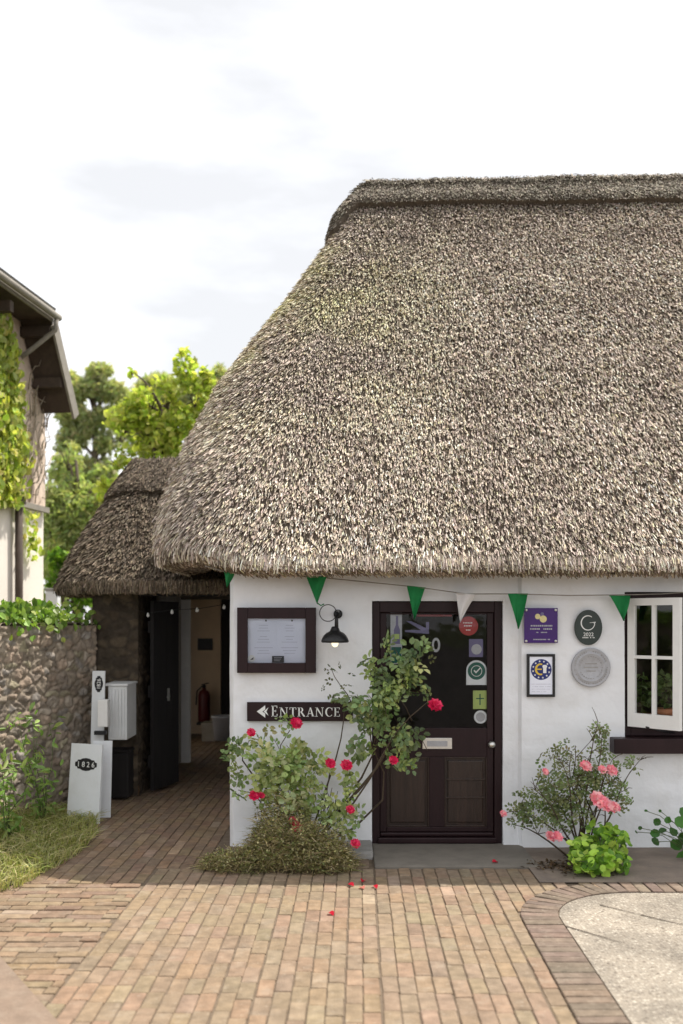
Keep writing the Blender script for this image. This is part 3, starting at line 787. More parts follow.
mb = MB(); f0 = fr(251.5, 658.5, MY+.036); mb.prism(disc(3.6), f0, .002, 0); mb.prism([(-1.5, -1.5), (1.8, -1), (2.2, 1.4), (.6, .2)], (f0[0]+Vector((0, -.003, 0)), *f0[1:]), .001, 1)
mb.build('badge', [M['letter_white'], M['black_ink']], t)
for x in (266, 292): MB().lathe(P(x, 620.6, MY+.036), [(.007, 0), (.007, .004), (.003, .006)], 10, 'Y').build('pin', M['black_metal'], t)
mb = MB(); mb.add([P(247.6, 662.9, MY+.02), P(305.4, 662.9, MY+.02), P(305.4, 618.6, MY+.02), P(247.6, 618.6, MY+.02)], [(0, 1, 2, 3)])
mb.build('glass_pane', M['case_glass'], t)

# ENTRANCE board: serif capitals cut as strokes
SER = .16
def stroke(a, b, w): 
    a, b = Vector(a), Vector(b); d = (b-a).normalized(); n = Vector((-d.y, d.x))*w/2
    return [a+n, a-n, b-n, b+n]
def letter(ch):
    T, t = .145, .06; L = []
    bar = lambda x, y, w=.30: L.append(rect(x-w/2, y-.03, x+w/2, y+.03))
    V = lambda x, w=T, y0=0, y1=1: L.append(rect(x-w/2, y0, x+w/2, y1))
    if ch == 'E':
        V(.14); bar(.14, .03); bar(.14, .97); L += [rect(.1, 0, .60, t), rect(.1, 1-t, .58, 1), rect(.1, .47, .46, .54), rect(.53, 0, .60, .24), rect(.51, .78, .58, 1), rect(.41, .40, .46, .62)]; return L, .72
    if ch == 'N':
        V(.12, t); V(.72, t); L.append([(.02, 1), (.22, 1), (.76, 0), (.66, 0)]); bar(.12, .03, .26); bar(.72, .97, .26); bar(.08, .97, .2); return L, .88
    if ch == 'T':
        V(.36); bar(.36, .03); L += [rect(.02, 1-t, .70, 1), rect(.02, .76, .08, 1), rect(.64, .76, .70, 1)]; return L, .74
    if ch == 'R':
        V(.14); bar(.14, .03); bar(.14, .97)
        pts_o = [(.30+.26*math.cos(q), .74+.26*math.sin(q)) for q in np.linspace(-math.pi/2, math.pi/2, 9)]
        pts_i = [(.30+.11*math.cos(q), .74+.20*math.sin(q)) for q in np.linspace(-math.pi/2, math.pi/2, 9)]
        for k in range(8): L.append([pts_o[k], pts_o[k+1], pts_i[k+1], pts_i[k]])
        L += [rect(.1, .94, .31, 1), rect(.1, .48, .31, .54), [(.28, .5), (.44, .5), (.78, 0), (.58, 0)]]; return L, .78
    if ch == 'A':
        L += [[(.36, 1), (.42, 1), (.14, 0), (.08, 0)], [(.34, 1), (.46, 1), (.76, 0), (.58, 0)], rect(.2, .30, .58, .36)]; bar(.11, .03, .24); bar(.68, .03, .28); return L, .80
    if ch == 'C':
        a = np.linspace(.22*math.pi, 1.78*math.pi, 16)
        o = [(.42+.40*math.cos(q), .5+.51*math.sin(q)) for q in a]; i = [(.46+.27*math.cos(q), .5+.45*math.sin(q)) for q in a]
        for k in range(15): L.append([o[k], o[k+1], i[k+1], i[k]])
        L += [rect(.68, .68, .74, .98)]; return L, .80
t = hung('entrance_sign', 298, 721, 'long dark wooden board with white arrow and serif lettering, behind the red roses', 'sign')
SY_ = WY-.035
mb = MB(); pbox(mb, 247, 702.2, 353, 721.2, SY_, .03, 0, .003); mb.build('board', M['dark_paint'], t)
mb = MB(); x = 271.5; o0 = P(0, 0, SY_)
for k, ch in enumerate('ENTRANCE'):
    L, adv = letter(ch); h = 11.0 if k == 0 else 9.2; wsc = 9.9
    base = P(x, 716.6, SY_-.0005)
    for pl in L: mb.prism([(p[0]*wsc, p[1]*h) for p in pl], (base, Vector((SY_/F, 0, 0)), Vector((0, 0, SY_/F)), Vector((0, -1, 0))), .0012)
    x += adv*wsc+1.0
mb.build('lettering', M['letter_white'], t)
mb = MB(); f0 = fr(262, 711.5, SY_-.0005)
mb.prism([(-5.2, 0), (3.2, 6.2), (3.2, 2), (.4, 0), (3.2, -2), (3.2, -6.2)], f0, .0012)
mb.prism([(1.6, 0), (6.5, 4.2), (4.4, 0), (6.5, -4.2)], f0, .001)
mb.build('arrow', M['letter_white'], t)

# wall lantern
t = hung('wall_lantern', 337, 630, 'black iron barn lantern with domed hood and pale bulb on white wall', 'lantern')
LYn = WY-.20
mb = MB(); mb.tube([P(338, 614, WY-.02), P(338, 611, WY-.1), P(337, 613, LYn-.01), P(336.5, 619, LYn), P(336.5, 633, LYn)], [.012, .012, .013, .014, .017], 10)
mb.lathe(P(338, 614, WY-.005), [(.035, 0), (.035, .012), (.02, .018)], 16, 'Y'); mb.build('arm', M['black_metal'], t)
mb = MB(); c = P(335, 641, LYn)
mb.lathe(c, [(.098, -.012), (.104, -.006), (.104, .004), (.097, .020), (.085, .042), (.064, .062), (.040, .074), (.032, .09), (.026, .105), (.018, .11)], 24)
mb.build('hood', M['black_metal'], t)
mb = MB(); mb.lathe(c, [(.003, -.046), (.016, -.041), (.025, -.028), (.026, -.014), (.020, -.005)], 16); mb.build('bulb', M['bulb'], t)
mb = MB(); q = P(328, 613, WY-.09); mb.tube([q+Vector((.064*math.cos(a), .0, .064*math.sin(a))) for a in np.linspace(-.3, 2*math.pi-.35, 30)], .0035, 6); mb.build('scroll', M['black_metal'], t)

# plaques
def mini_text(mb, f, x0, x1, y, h, mi, gap=.8, dens=.85):
    x = x0
    while x < x1:
        w = random.uniform(.55, 1.15)*h
        if random.random() < dens: mb.prism(rect(x, y, min(x+w, x1), y+h), f, .0006, mi)
        x += w+gap*h*.45
PY = WY-.075
t = hung('purple_plaque', 541, 643, 'square purple glass award plaque with pale medallions and four corner studs', 'plaque')
mb = MB(); f0 = fr(541, 625.5, PY); mb.prism(rect(-17, -17.5, 16.5, 17.5), f0, .008); mb.build('panel', M['purple'], t)
mb = MB(); f1 = (f0[0]+Vector((0, -.0082, 0)), *f0[1:])
mb.prism([(x-3.5, y+9) for x, y in disc(2.8, 10)], f1, .001, 0); mb.prism([(x+2, y+6.5) for x, y in disc(3.6, 12)], f1, .0016, 0)
mb.prism([(x+1, y+11.5) for x, y in disc(1.8, 10)], f1, .001, 2)
mb.build('medallion', [M['gold'], M['pewter'], M['violet_sticker']], t); mb = MB()
for (a, b, yy, h) in ((-10.5, 11, -1, 1.5), (-11, 11, -4.2, 1.5), (-5, 6, -7.4, 1.0), (-8, 9, -14.5, 1.1)): mini_text(mb, f1, a, b, yy, h, 1)
mb.build('lettering', [M['gold'], M['pewter'], M['violet_sticker']], t)
for sx, sz in ((-15, 15.5), (14.5, 15.5), (-15, -15.5), (14.5, -15.5)):
    mb = MB(); c = f0[0]+f0[1]*sx+f0[2]*sz; mb.lathe(c+Vector((0, .0195, 0)), [(.011, 0), (.011, .03), (.008, .034)], 12, 'Y'); mb.build('stud', M['chrome'], t)

t = hung('framed_certificate', 541, 697, 'small dark framed certificate with blue star-ringed roundel, below the purple plaque', 'certificate')
CYf = WY-.07
mb = MB(); 
for a in ((527, 654, 529.6, 697), (552.6, 654, 555.2, 697), (529.7, 654, 552.5, 656.6), (529.7, 694.4, 552.5, 697)): pbox(mb, *a, CYf, .022, 0, .002)
mb.build('frame', M['black_metal'], t)
mb = MB(); pbox(mb, 529.7, 656.7, 552.5, 694.3, CYf+.008, .008); mb.build('paper', M['paper'], t)
mb = MB(); f0 = fr(541.2, 669.5, CYf+.007); mb.prism(disc(10.4), f0, .0008, 0); f1 = (f0[0]+Vector((0, -.0009, 0)), *f0[1:])
for k in range(12):
    a = k*math.pi/6+.2; cx, cy = 8.3*math.cos(a), 8.3*math.sin(a)
    mb.prism([(cx+(1.25 if q % 2 == 0 else .5)*math.cos(q*math.pi/5+1.57), cy+(1.25 if q % 2 == 0 else .5)*math.sin(q*math.pi/5+1.57)) for q in range(10)], f1, .0006, 1)
o_ = [(-.8+5.6*math.cos(a), .2+6*math.sin(a)) for a in np.linspace(R(70), R(290), 13)]; i_ = [(-.4+3.9*math.cos(a), .2+4.4*math.sin(a)) for a in np.linspace(R(70), R(290), 13)]
for k in range(12): mb.prism([o_[k], o_[k+1], i_[k+1], i_[k]], f1, .0006, 2)
mb.prism(rect(-5, -.4, .6, .9), f1, .0007, 2)
mb.prism([(1.9, -3.6), (5.2, -3.6), (5.2, 1), (6, 3.5), (4.8, 4.6), (2.2, 4.6), (1.1, 3.5), (1.9, 1)], f1, .0006, 1)
for k in range(4): mini_text(mb, (f0[0], *f0[1:]), -9.5, 9.5 if k < 3 else 5, -15-k*2.5, .75, 3)
mb.build('emblem', [M['blue_ink'], M['letter_white'], M['yellow_ink'], M['ink']], t)

t = hung('oval_plaque', 588, 645, 'upright oval dark green plaque with a thin white curled letter', 'plaque')
mb = MB(); f0 = fr(588, 627.5, PY+.005); mb.prism(disc(13.9, 40, 1.27), f0, .012); mb.prism(disc(12.6, 40, 1.29), (f0[0]+Vector((0, -.012, 0)), *f0[1:]), .003); mb.build('panel', M['plaque_green'], t)
mb = MB(); f1 = (f0[0]+Vector((0, -.0152, 0)), *f0[1:])
a = np.linspace(R(55), R(345), 26)
o_ = [(-.6+7.2*math.cos(q), 4.6+7.6*math.sin(q)) for q in a]; i_ = [(-.4+6.3*math.cos(q), 4.6+6.7*math.sin(q)) for q in a]
for k in range(25): mb.prism([o_[k], o_[k+1], i_[k+1], i_[k]], f1, .001)
mb.prism([(1.2, 4.6), (7.2, 4.9), (7.2, 5.7), (1.2, 4.9)], f1, .001); mb.prism([(5.4, 4.7), (6.4, 4.7), (6.5, 2.6), (5.7, 2.6)], f1, .001)
mb.build('initial', M['letter_white'], t); mb = MB(); mini_text(mb, f1, -6, 6, -10.6, 1.0, 0)
mb.build('lettering', M['letter_white'], t)
def text_mesh(s, size, origin, U, W, N, mt, name, parent, ext=.0012):
    cu = bpy.data.curves.new('txt', 'FONT'); cu.body = s; cu.size = size; cu.align_x = 'CENTER'; cu.extrude = ext; cu.resolution_u = 3
    ob = bpy.data.objects.new('txt', cu); COL.objects.link(ob)
    dg = bpy.context.evaluated_depsgraph_get(); me = bpy.data.meshes.new_from_object(ob.evaluated_get(dg))
    bpy.data.objects.remove(ob)
    mw = Matrix((( *U, 0), (*W, 0), (*N, 0), (0, 0, 0, 1))).transposed(); mw.translation = origin
    me.transform(mw); me.materials.clear()
    return link(name, me, mt, parent)
text_mesh('2022', 5.2*PY/F, f1[0]+f1[2]*-8.6, Vector((1, 0, 0)), Vector((0, 0, 1)), Vector((0, -1, 0)), M['letter_white'], 'year', t)

t = hung('round_plaque', 591, 687, 'round pewter grey cast plaque with faint ringed lettering, under the oval plaque', 'plaque')
mb = MB(); c = P(590.5, 667.5, PY+.02)
mb.lathe(c, [(.150, 0), (.150, .014), (.143, .019), (.137, .015), (.112, .015), (.108, .019), (.102, .015), (.001, .015)], 48, 'Y'); mb.build('panel', M['pewter'], t)
mb = MB()
for ring, n, hh in ((.124, 44, .010), (.085, 28, .007)):
    for k in range(n):
        if random.random() < .2: continue
        a = 2*math.pi*k/n; rr = Vector((math.cos(a), 0, math.sin(a))); tt = Vector((-math.sin(a), 0, math.cos(a)))
        mb.obox(c+rr*ring+Vector((0, -.0162, 0)), tt*random.uniform(.003, .006), rr*hh/2*random.uniform(.6, 1), Vector((0, .0025, 0)))
for k, w in enumerate((.09, .11, .07)): mb.obox(c+Vector((0, -.0162, .03-.028*k)), Vector((w/2, 0, 0)), Vector((0, 0, .004)), Vector((0, .0015, 0)))
mb.build('lettering', M['stone_grey'], t)

# bunting under the eave
t = hung('bunting', 466, 594, 'string of green and white triangular bunting hung under the thatch eave', 'bunting', WY-.12)
BYn = WY-.13
strpts = [(205, 566), (229, 573), (316, 577), (366, 582), (416, 587), (466, 594), (517, 594), (568, 595.5), (618, 595), (660, 594), (720, 590)]
mb = MB(); mb.tube([P(x, y, BYn) for x, y in strpts], .0045, 5); mb.build('string', M['weathered'], t)
def flag(a, b, tip, m, fold=0):
    A, B, T = P(*a, BYn-.004), P(*b, BYn-.004), P(*tip, BYn-.008); n = 7; vs = []; fs = []; mb = MB()
    for s_ in (0, 1):
        for r_ in range(n+1):
            for q in range(n+1):
                e = r_/n; w = q/n
                p = (A+(B-A)*w)*(1-e)+T*e
                vs.append(p+Vector((0, .020*math.sin(w*6+fold+e*3)*(1-.2*e)+.03*math.sin(e*2.6+fold)*w+s_*.0015, 0)))
    k = n+1
    for s_ in (0, 1):
        for r_ in range(n):
            for q in range(n):
                i0 = s_*k*k+r_*k+q; fs.append((i0, i0+1, i0+k+1, i0+k))
    mb.add(vs, fs, 0, True); mb.tube([A, B], .004, 5); mb.build('flag', m, t)
flag((306, 576), (326.5, 577), (317, 604), M['green_cloth']); flag((224, 572), (234, 574), (227, 588), M['green_cloth'], 1)
flag((407, 586), (425.5, 588), (414, 620), M['green_cloth'], 2); flag((456.5, 593), (476, 595), (460, 623), M['white_cloth'], .5)
flag((508, 594), (528, 594), (518, 629), M['green_cloth'], 3); flag((609.5, 596), (629, 596), (624, 621), M['green_cloth'], 4)
mb = MB(); mb.tube([P(306+11, 603, BYn), P(321, 605.5, BYn-.01), P(324, 604, BYn)], .005, 5); mb.build('flag_tip', M['green_cloth'], t)

# ================================================================== PASSAGE OUTBUILDING
out = empty('thatched_outbuilding', (-1.7, 10, 0), 'low dark outbuilding with small thatched roof over an open passage', 'outbuilding')
sxl = lambda t: -2.92+.70*t-.10*math.sin(math.pi*t)
small = Roof(9.42, 10.86, 2.0, 3.46, lambda t: -.45, sxl, lambda t: .75*(1-t)+.15, nt=26, wob=.02)
nb = NB(); small.base(nb)
DK = [(.19, .145, .10), (.145, .11, .075), (.24, .19, .135), (.09, .07, .05)]
small.tufts(nb, 52000, DK, None, (.06, .13), (.005, .012), (.008, .035), xmax=-.6, ymax=11.3, jit=.2, clump=.16)
small.tufts(nb, 5000, DK, None, (.05, .10), (.005, .012), (.004, .02), r0=0, r1=small.first, xmax=-.6, ymax=11.3, jit=.3)
small.tufts(nb, 5000, DK, None, (.07, .13), (.005, .012), (.004, .02), r0=small.first, r1=small.first+1, xmax=-.6, ymax=11.3, jit=.12)
sroof = nb.build('roof', [M['straw'], M['thatch_core']], out)
nb = NB(); scap = Cap(small, .74, .70, .07); scap.base(nb, mi=1); scap.skirt(nb, (.1, .08, .055))
scap.tufts(nb, 9000, DK, None, (.05, .11), (.005, .011), (.003, .016), xmax=-.6, ymax=11.3, jit=.35)
nb.build('ridge_cap', [M['straw'], M['thatch_core']], sroof)

# masonry with raised stones: height field over a plane
def stone_grid(nb, o, U, W, N, lu, lw, cu=.15, cw=.095, res=.014, depth=.04, pal=None, seed=1, mort=(.27, .225, .175), top=None):
    rg = np.random.default_rng(seed)
    nu, nw = int(lu/res)+1, int(lw/res)+1
    uu, ww = np.meshgrid(np.linspace(0, lu, nu), np.linspace(0, lw, nw), indexing='ij')
    pts = np.stack([uu.ravel(), ww.ravel()], 1)
    sd = []; 
    for k, w in enumerate(np.arange(-cw, lw+2*cw, cw)):
        for u in np.arange(-cu, lu+2*cu, cu): sd.append((u+(k % 2)*cu*.5+rg.uniform(-.42, .42)*cu, w+rg.uniform(-.35, .35)*cw))
    sd = np.array(sd)
    warp = np.array([[noise.noise(Vector((p[0]*9, p[1]*9, seed))), noise.noise(Vector((p[0]*9, p[1]*9, seed+7)))] for p in pts])*.05
    q = pts+warp; d1 = np.full(len(q), 9.); d2 = d1.copy(); idx = np.zeros(len(q), int)
    for k, s_ in enumerate(sd):
        d = np.hypot((q[:, 0]-s_[0])/cu, (q[:, 1]-s_[1])/cw)
        m1 = d < d1; d2 = np.where(m1, d1, np.minimum(d2, d)); idx = np.where(m1, k, idx); d1 = np.where(m1, d, d1)
    e = np.clip((d2-d1-.05)/.28, 0, 1); e = e*e*(3-2*e)
    bump = rg.uniform(.35, 1, len(sd))[idx]
    h = depth*(e*bump)+np.array([noise.noise(Vector((p[0]*14, p[1]*14, 3)))+.8*noise.noise(Vector((p[0]*33, p[1]*33, 8))) for p in pts])*.012
    pal = pal or [(.33, .275, .215), (.28, .23, .185), (.41, .35, .285), (.31, .25, .195), (.29, .26, .23), (.34, .30, .21), (.36, .28, .215), (.22, .185, .15)]
    cs = np.array(pal)[rg.integers(0, len(pal), len(sd))]*rg.uniform(.75, 1.25, (len(sd), 1))
    col = np.array(mort)*(1-e[:, None])+cs[idx]*e[:, None]
    o, U, W, N = (np.array(x, float) for x in (o, U, W, N))
    v = o+pts[:, :1]*U+pts[:, 1:]*W+h[:, None]*N
    i = np.arange(nu*nw).reshape(nu, nw)
    f = np.stack([i[:-1, :-1], i[1:, :-1], i[1:, 1:], i[:-1, 1:]], -1).reshape(-1, 4)
    nb.add(v, f, col, 0, True)
A = Vector((-4.75, 5.22, 0)); B = Vector((-2.42, 9.80, 0)); dW = (B-A).normalized(); nW = Vector((dW.y, -dW.x, 0))
nb = NB(); stone_grid(nb, A, dW, (0, 0, 1), nW, (B-A).length, 1.70, cu=.125, cw=.075, depth=.020, seed=3, res=.012)
T0 = A+Vector((0, 0, 1.70)); stone_grid(nb, T0+nW*.01, dW, -nW, (0, 0, 1), (B-A).length, .42, seed=5, depth=.03)
A2 = A-nW*.41; L_ = (B-A).length
nb.add([A2, A2+dW*L_, A2+dW*L_+Vector((0, 0, 1.71)), A2+Vector((0, 0, 1.71)), B+nW*.01, B-nW*.41, B-nW*.41+Vector((0, 0, 1.71)), B+nW*.01+Vector((0, 0, 1.71))], [[0, 1, 2, 3], [4, 5, 6, 7]], (.2, .17, .14))
rw = nb.build('stone_wall', M['stone'])
tag(rw, 'rough rubble stone garden wall with ivy along its top, beside the passage', 'wall')
nb = NB()
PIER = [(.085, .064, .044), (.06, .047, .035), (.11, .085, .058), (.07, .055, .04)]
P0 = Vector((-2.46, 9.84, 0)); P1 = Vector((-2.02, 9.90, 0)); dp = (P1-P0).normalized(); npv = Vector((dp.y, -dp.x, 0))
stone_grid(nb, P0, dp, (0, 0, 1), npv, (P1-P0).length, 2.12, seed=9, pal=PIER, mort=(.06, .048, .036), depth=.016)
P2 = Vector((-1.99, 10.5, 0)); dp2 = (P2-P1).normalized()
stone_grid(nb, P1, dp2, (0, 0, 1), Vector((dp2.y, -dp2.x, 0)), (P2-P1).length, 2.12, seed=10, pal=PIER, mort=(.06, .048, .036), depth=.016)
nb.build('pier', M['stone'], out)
mb = MB(); mb.box(-2.40, 10.52, 0, -2.0, 12.30, 2.4); mb.build('side_wall', M['dark_wood'], out)
mb = MB(); mb.box(-2.9, 12.31, 0, -2.75, 13.2, 2.4); mb.box(-2.9, 14.3, 0, -2.75, 15.3, 2.4); mb.box(-2.9, 15.31, 0, -1.86, 15.5, 2.5); mb.build('rear_wall', M['plaster_dim'], out)  # gap in the side wall is added so sky light reaches the rear
mb = MB(); mb.box(-1.85, 15.33, 0, -.45, 15.5, 2.5); mb.box(XLW+.01, 14.31, 0, -.6, 15.32, 2.5); mb.build('dark_partition', M['black_wood'], out)  # black panel paints in the rear doorway's darkness; second box continues the corridor wall
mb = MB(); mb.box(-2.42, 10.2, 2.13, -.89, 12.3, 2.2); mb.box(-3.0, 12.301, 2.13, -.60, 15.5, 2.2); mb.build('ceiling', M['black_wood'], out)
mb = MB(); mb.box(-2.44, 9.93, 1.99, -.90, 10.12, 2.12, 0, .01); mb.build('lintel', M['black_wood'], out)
mb = MB()
a = Vector((-1.90, 9.98, .03)); b = Vector((-1.74, 10.55, .03)); U = (b-a).normalized(); N = Vector((U.y, -U.x, 0)); l = (b-a).length
for k in range(4): mb.obox(a+U*(k+.5)*l/4+Vector((0, 0, .96)), U*(l/8-.002), N*.018, Vector((0, 0, .95)))
for z in (.3, 1.0, 1.65): mb.obox(a+U*l/2+N*-.032+Vector((0, 0, z)), U*l/2, N*.012, Vector((0, 0, .06)))
dleaf = mb.build('door', M['black_wood'], out)
mb = MB(); mb.obox(a+U*l*.55+N*.027+Vector((0, 0, .95)), U*.012, N*.008, Vector((0, 0, .065))); mb.tube([a+U*l*.55+N*.04+Vector((0, 0, .93)), a+U*l*.42+N*.05+Vector((0, 0, .93))], .009, 8); mb.build('handle', M['chrome'], dleaf)
mb = MB()
for k in range(4): mb.box(-1.99, 10.7+k*.36, .02, -1.955, 11.055+k*.36, 2.1, 0, .004)
mb.build('boarding', M['weathered'], out)
mb = MB(); mb.box(-1.98, 12.2, 0, -1.86, 12.3, 2.12, 0, .006); mb.build('door_post', M['white_paint'], out)
mb = MB(); c = P(206, 645, 15.28); mb.box(c.x-.13, 15.285, c.z-.08, c.x+.1, 15.305, c.z+.1, 0, .004); tag(mb.build('notice', M['black_ink']), 'small dark notice on the cream wall deep inside the passage', 'notice')
t = empty('fire_extinguisher', P(203, 735, 15.1), 'dark red fire extinguisher mounted at the far end of the dark passage', 'extinguisher')
c = P(204, 722, 15.1); mb = MB(); mb.lathe(c, [(.0, .0), (.085, .01), (.09, .04), (.09, .40), (.075, .46), (.035, .49), (.025, .52)], 18); mb.build('cylinder', M['red_paint'], t)
mb = MB(); mb.lathe(c+Vector((0, 0, .521)), [(.03, 0), (.03, .03), (.015, .045)], 12); mb.obox(c+Vector((.02, -.02, .58)), (.055, 0, .012), (0, .012, 0), (0, 0, .008)); mb.tube([c+Vector((-.02, -.02, .55)), c+Vector((-.10, -.04, .47)), c+Vector((-.115, -.03, .26))], .011, 8); mb.build('valve', M['black_metal'], t)
mb = MB(); mb.box(c.x-.10, 15.0, c.z-.035, c.x+.10, 15.31, c.z-.005, 0, .004); mb.build('bracket', M['black_metal'], t)
t = empty('pale_crate', P(209, 742, 14.3), 'low pale box on the passage floor below the extinguisher', 'box')
c = P(210, 742, 14.3); mb = MB(); mb.box(c.x-.12, 14.3, .005, c.x+.12, 14.6, .24, 0, .01); mb.build('body', M['weathered'], t); mb = MB(); mb.box(c.x-.13, 14.29, .242, c.x+.13, 14.61, .27, 0, .006); mb.build('lid', M['weathered'], t)
t = tag(MB().lathe(P(223, 742, 13.6)+Vector((0, 0, .03)), [(.001, .0), (.12, 0), (.15, .3), (.16, .31), (.16, .33), (.14, .33), (.12, .05), (.001, .04)], 20).build('bucket', M['pewter']), 'grey round bucket by the right side of the passage', 'bucket')
t = empty('string_lights', P(190, 608, 9.9), 'sparse string of tiny pale bulbs under the passage lintel', 'string lights')
mb = MB(); mb.tube([P(140, 611, 9.88), P(148, 613, 9.88), P(172, 610, 9.88), P(200, 608.5, 9.88), P(224, 604.5, 9.88)], .003, 5); mb.build('cable', M['black_metal'], t)
for x, y in ((148, 615), (172, 612), (197, 610), (224, 607)):
    mb = MB(); mb.lathe(P(x, y, 9.88), [(.003, -.022), (.014, -.014), (.016, 0), (.009, .016), (.006, .024)], 10); mb.build('bulb', M['letter_white'], t)

# ------------------------------------------------------------------ boards and cabinet by the stone wall
def emblem(mb, f, w, h):        # dark ornamental label: stepped, scalloped outline
    pl = []
    base = [(-1.02, 0), (-1.0, .34), (-.82, .42), (-.76, .70), (-.50, .74), (-.34, .92), (0, 1.02), (.34, .92), (.50, .74), (.76, .70), (.82, .42), (1.0, .34)]
    pl = base+[(x, -y) for x, y in ([(1, 0)] if False else [])]
    full = base+[(1.02, 0)]+[(-x, -y) for x, y in base[1:]]
    mb.prism([(x*w, y*h) for x, y in full][::-1], f, .002)
t = empty('sandwich_board', G(84, 823), 'white sandwich board with dark scalloped label, leaning by the grass verge', 'sandwich board')
def leaned(c0, c1, c2, c3, th, mt, name):      # four corners BL BR TR TL
    N = (c1-c0).cross(c3-c0).normalized(); mb = MB()
    b = [c+(-N)*th for c in (c0, c1, c2, c3)]
    mb.add([c0, c1, c2, c3]+b, [(0, 1, 2, 3), (7, 6, 5, 4), (0, 4, 5, 1), (1, 5, 6, 2), (2, 6, 7, 3), (3, 7, 4, 0)]); o = mb.build(name, mt, t)
    return (c0, (c1-c0), (c3-c0), N)
gl = G(66.5, 821); gr = G(98.5, 824); tl = P(71.6, 743, 8.80); tr = tl+(gr-gl)*.97
o_, U_, W_, N_ = leaned(gl, gr, tr, tl, .02, M['sign_white'], 'front_panel')
ul = U_.length; U1 = U_.normalized(); W1 = W_.normalized(); ctr = o_+U_*.5+W_*.735
mb = MB(); emblem(mb, (ctr+N_*.0005, U1, W1, N_), .113, .055); mb.build('label_plate', M['black_ink'], t)
text_mesh('1 8 2 6', .066, ctr-W1*.022+N_*.004, U1, W1, N_, M['letter_white'], 'lettering', t, .001)
gl = G(91, 818); gr = G(110.5, 817.5); tl = P(93, 741, 8.86); leaned(gl, gr, tl+(gr-gl), tl, .02, M['sign_white'], 'rear_panel')
t = empty('sign_post', G(98, 806), 'tall narrow white sign panel with dark oval label, behind the sandwich board', 'sign')
mb = MB(); a0, b0 = P(89, 806, 9.33), P(102, 806, 9.33); a0.z = b0.z = .0
o_, U_, W_, N_ = leaned(a0, b0, P(105, 671, 9.33), P(92.5, 671, 9.33), .025, M['sign_white'], 'panel')
ctr = P(98.8, 684, 9.33); mb = MB(); U1 = U_.normalized(); W1 = W_.normalized(); emblem(mb, (ctr+N_*.0005, W1, -U1, N_), .075, .040); mb.build('label_plate', M['black_ink'], t)
text_mesh('1826', .05, ctr+U1*.017+N_*.004, W1, -U1, N_, M['letter_white'], 'lettering', t, .001)
t = empty('leaflet_box', P(103, 727, 9.2), 'small white leaflet box fixed to the front of the narrow sign panel', 'box')
mb = MB(); pbox(mb, 97.5, 700, 107.5, 727, 9.17, .10, 0, .006); mb.build('body', M['white_paint'], t); mb = MB(); pbox(mb, 94, 731, 106, 735, 9.26, .04, 0, .004); mb.build('bracket', M['black_metal'], t)
t = empty('wall_cabinet', P(116, 740, 9.5), 'pale grey ribbed metal cabinet mounted behind the narrow white sign', 'cabinet')
mb = MB(); a = P(108, 740, 9.42); b = P(127, 686, 9.42); mb.box(a.x, 9.42, a.z, b.x, 9.85, b.z, 0, .01); mb.box(a.x-.04, 9.40, b.z+.001, b.x+.012, 9.86, b.z+.02, 0, .004); mb.build('housing', M['grey_metal'], t)
mb = MB()
for k in range(5): mb.box(a.x+.02+k*.031, 9.408, a.z+.03, a.x+.036+k*.031, 9.4195, b.z-.03, 0, .003)
mb.build('grille', M['grey_metal'], t)
t = empty('wheelie_bin', G(120, 801), 'dark bin in deep shade under the pale cabinet', 'bin')
mb = MB(); c = G(119, 800); mb.box(c.x-.10, c.y-.02, .02, c.x+.10, c.y+.3, .46, 0, .02); mb.build('body', M['black_wood'], t); mb = MB(); mb.box(c.x-.112, c.y-.03, .462, c.x+.112, c.y+.31, .49, 0, .012); mb.build('lid', M['black_wood'], t)
mb = MB(); mb.box(pxX(347, 7.4), 7.30, -.03, pxX(371.5, 7.4)+.01, 7.69, .055, 0, .018); tag(mb.build('stone_block', M['stone_grey']), 'low grey stone block at the wall foot left of the door', 'stone block')

# ================================================================== LEFT HOUSE
house = empty('stone_house', (-4.6, 14.5, 0), 'tall pale gabled house with overhanging slate eave, half covered in ivy', 'house')
u = Vector((.132, .9912, 0)); n = Vector((.9912, -.132, 0)); C0 = Vector((-4.49, 15.0, 0))
def H(s, o, z): return C0+u*s+n*o+Vector((0, 0, z))
def hbox(mb, s0, s1, o0, o1, z0, z1, mi=0):
    mb.add([H(s0,o0,z0), H(s1,o0,z0), H(s1,o1,z0), H(s0,o1,z0), H(s0,o0,z1), H(s1,o0,z1), H(s1,o1,z1), H(s0,o1,z1)], [(0,3,2,1),(4,5,6,7),(0,1,5,4),(1,2,6,5),(2,3,7,6),(3,0,4,7)], mi)
ze, zj = 4.88, 6.06                      # eave height, clipped gable height
sj = -.87; slope = (zj-ze)/(.16+.87-.0+.0)
mid_s = -3.0
mb = MB(); hbox(mb, -6.0, 0, -5.0, 0, -.05, 3.42); mb.build('lower_wall', M['cream_render'], house)
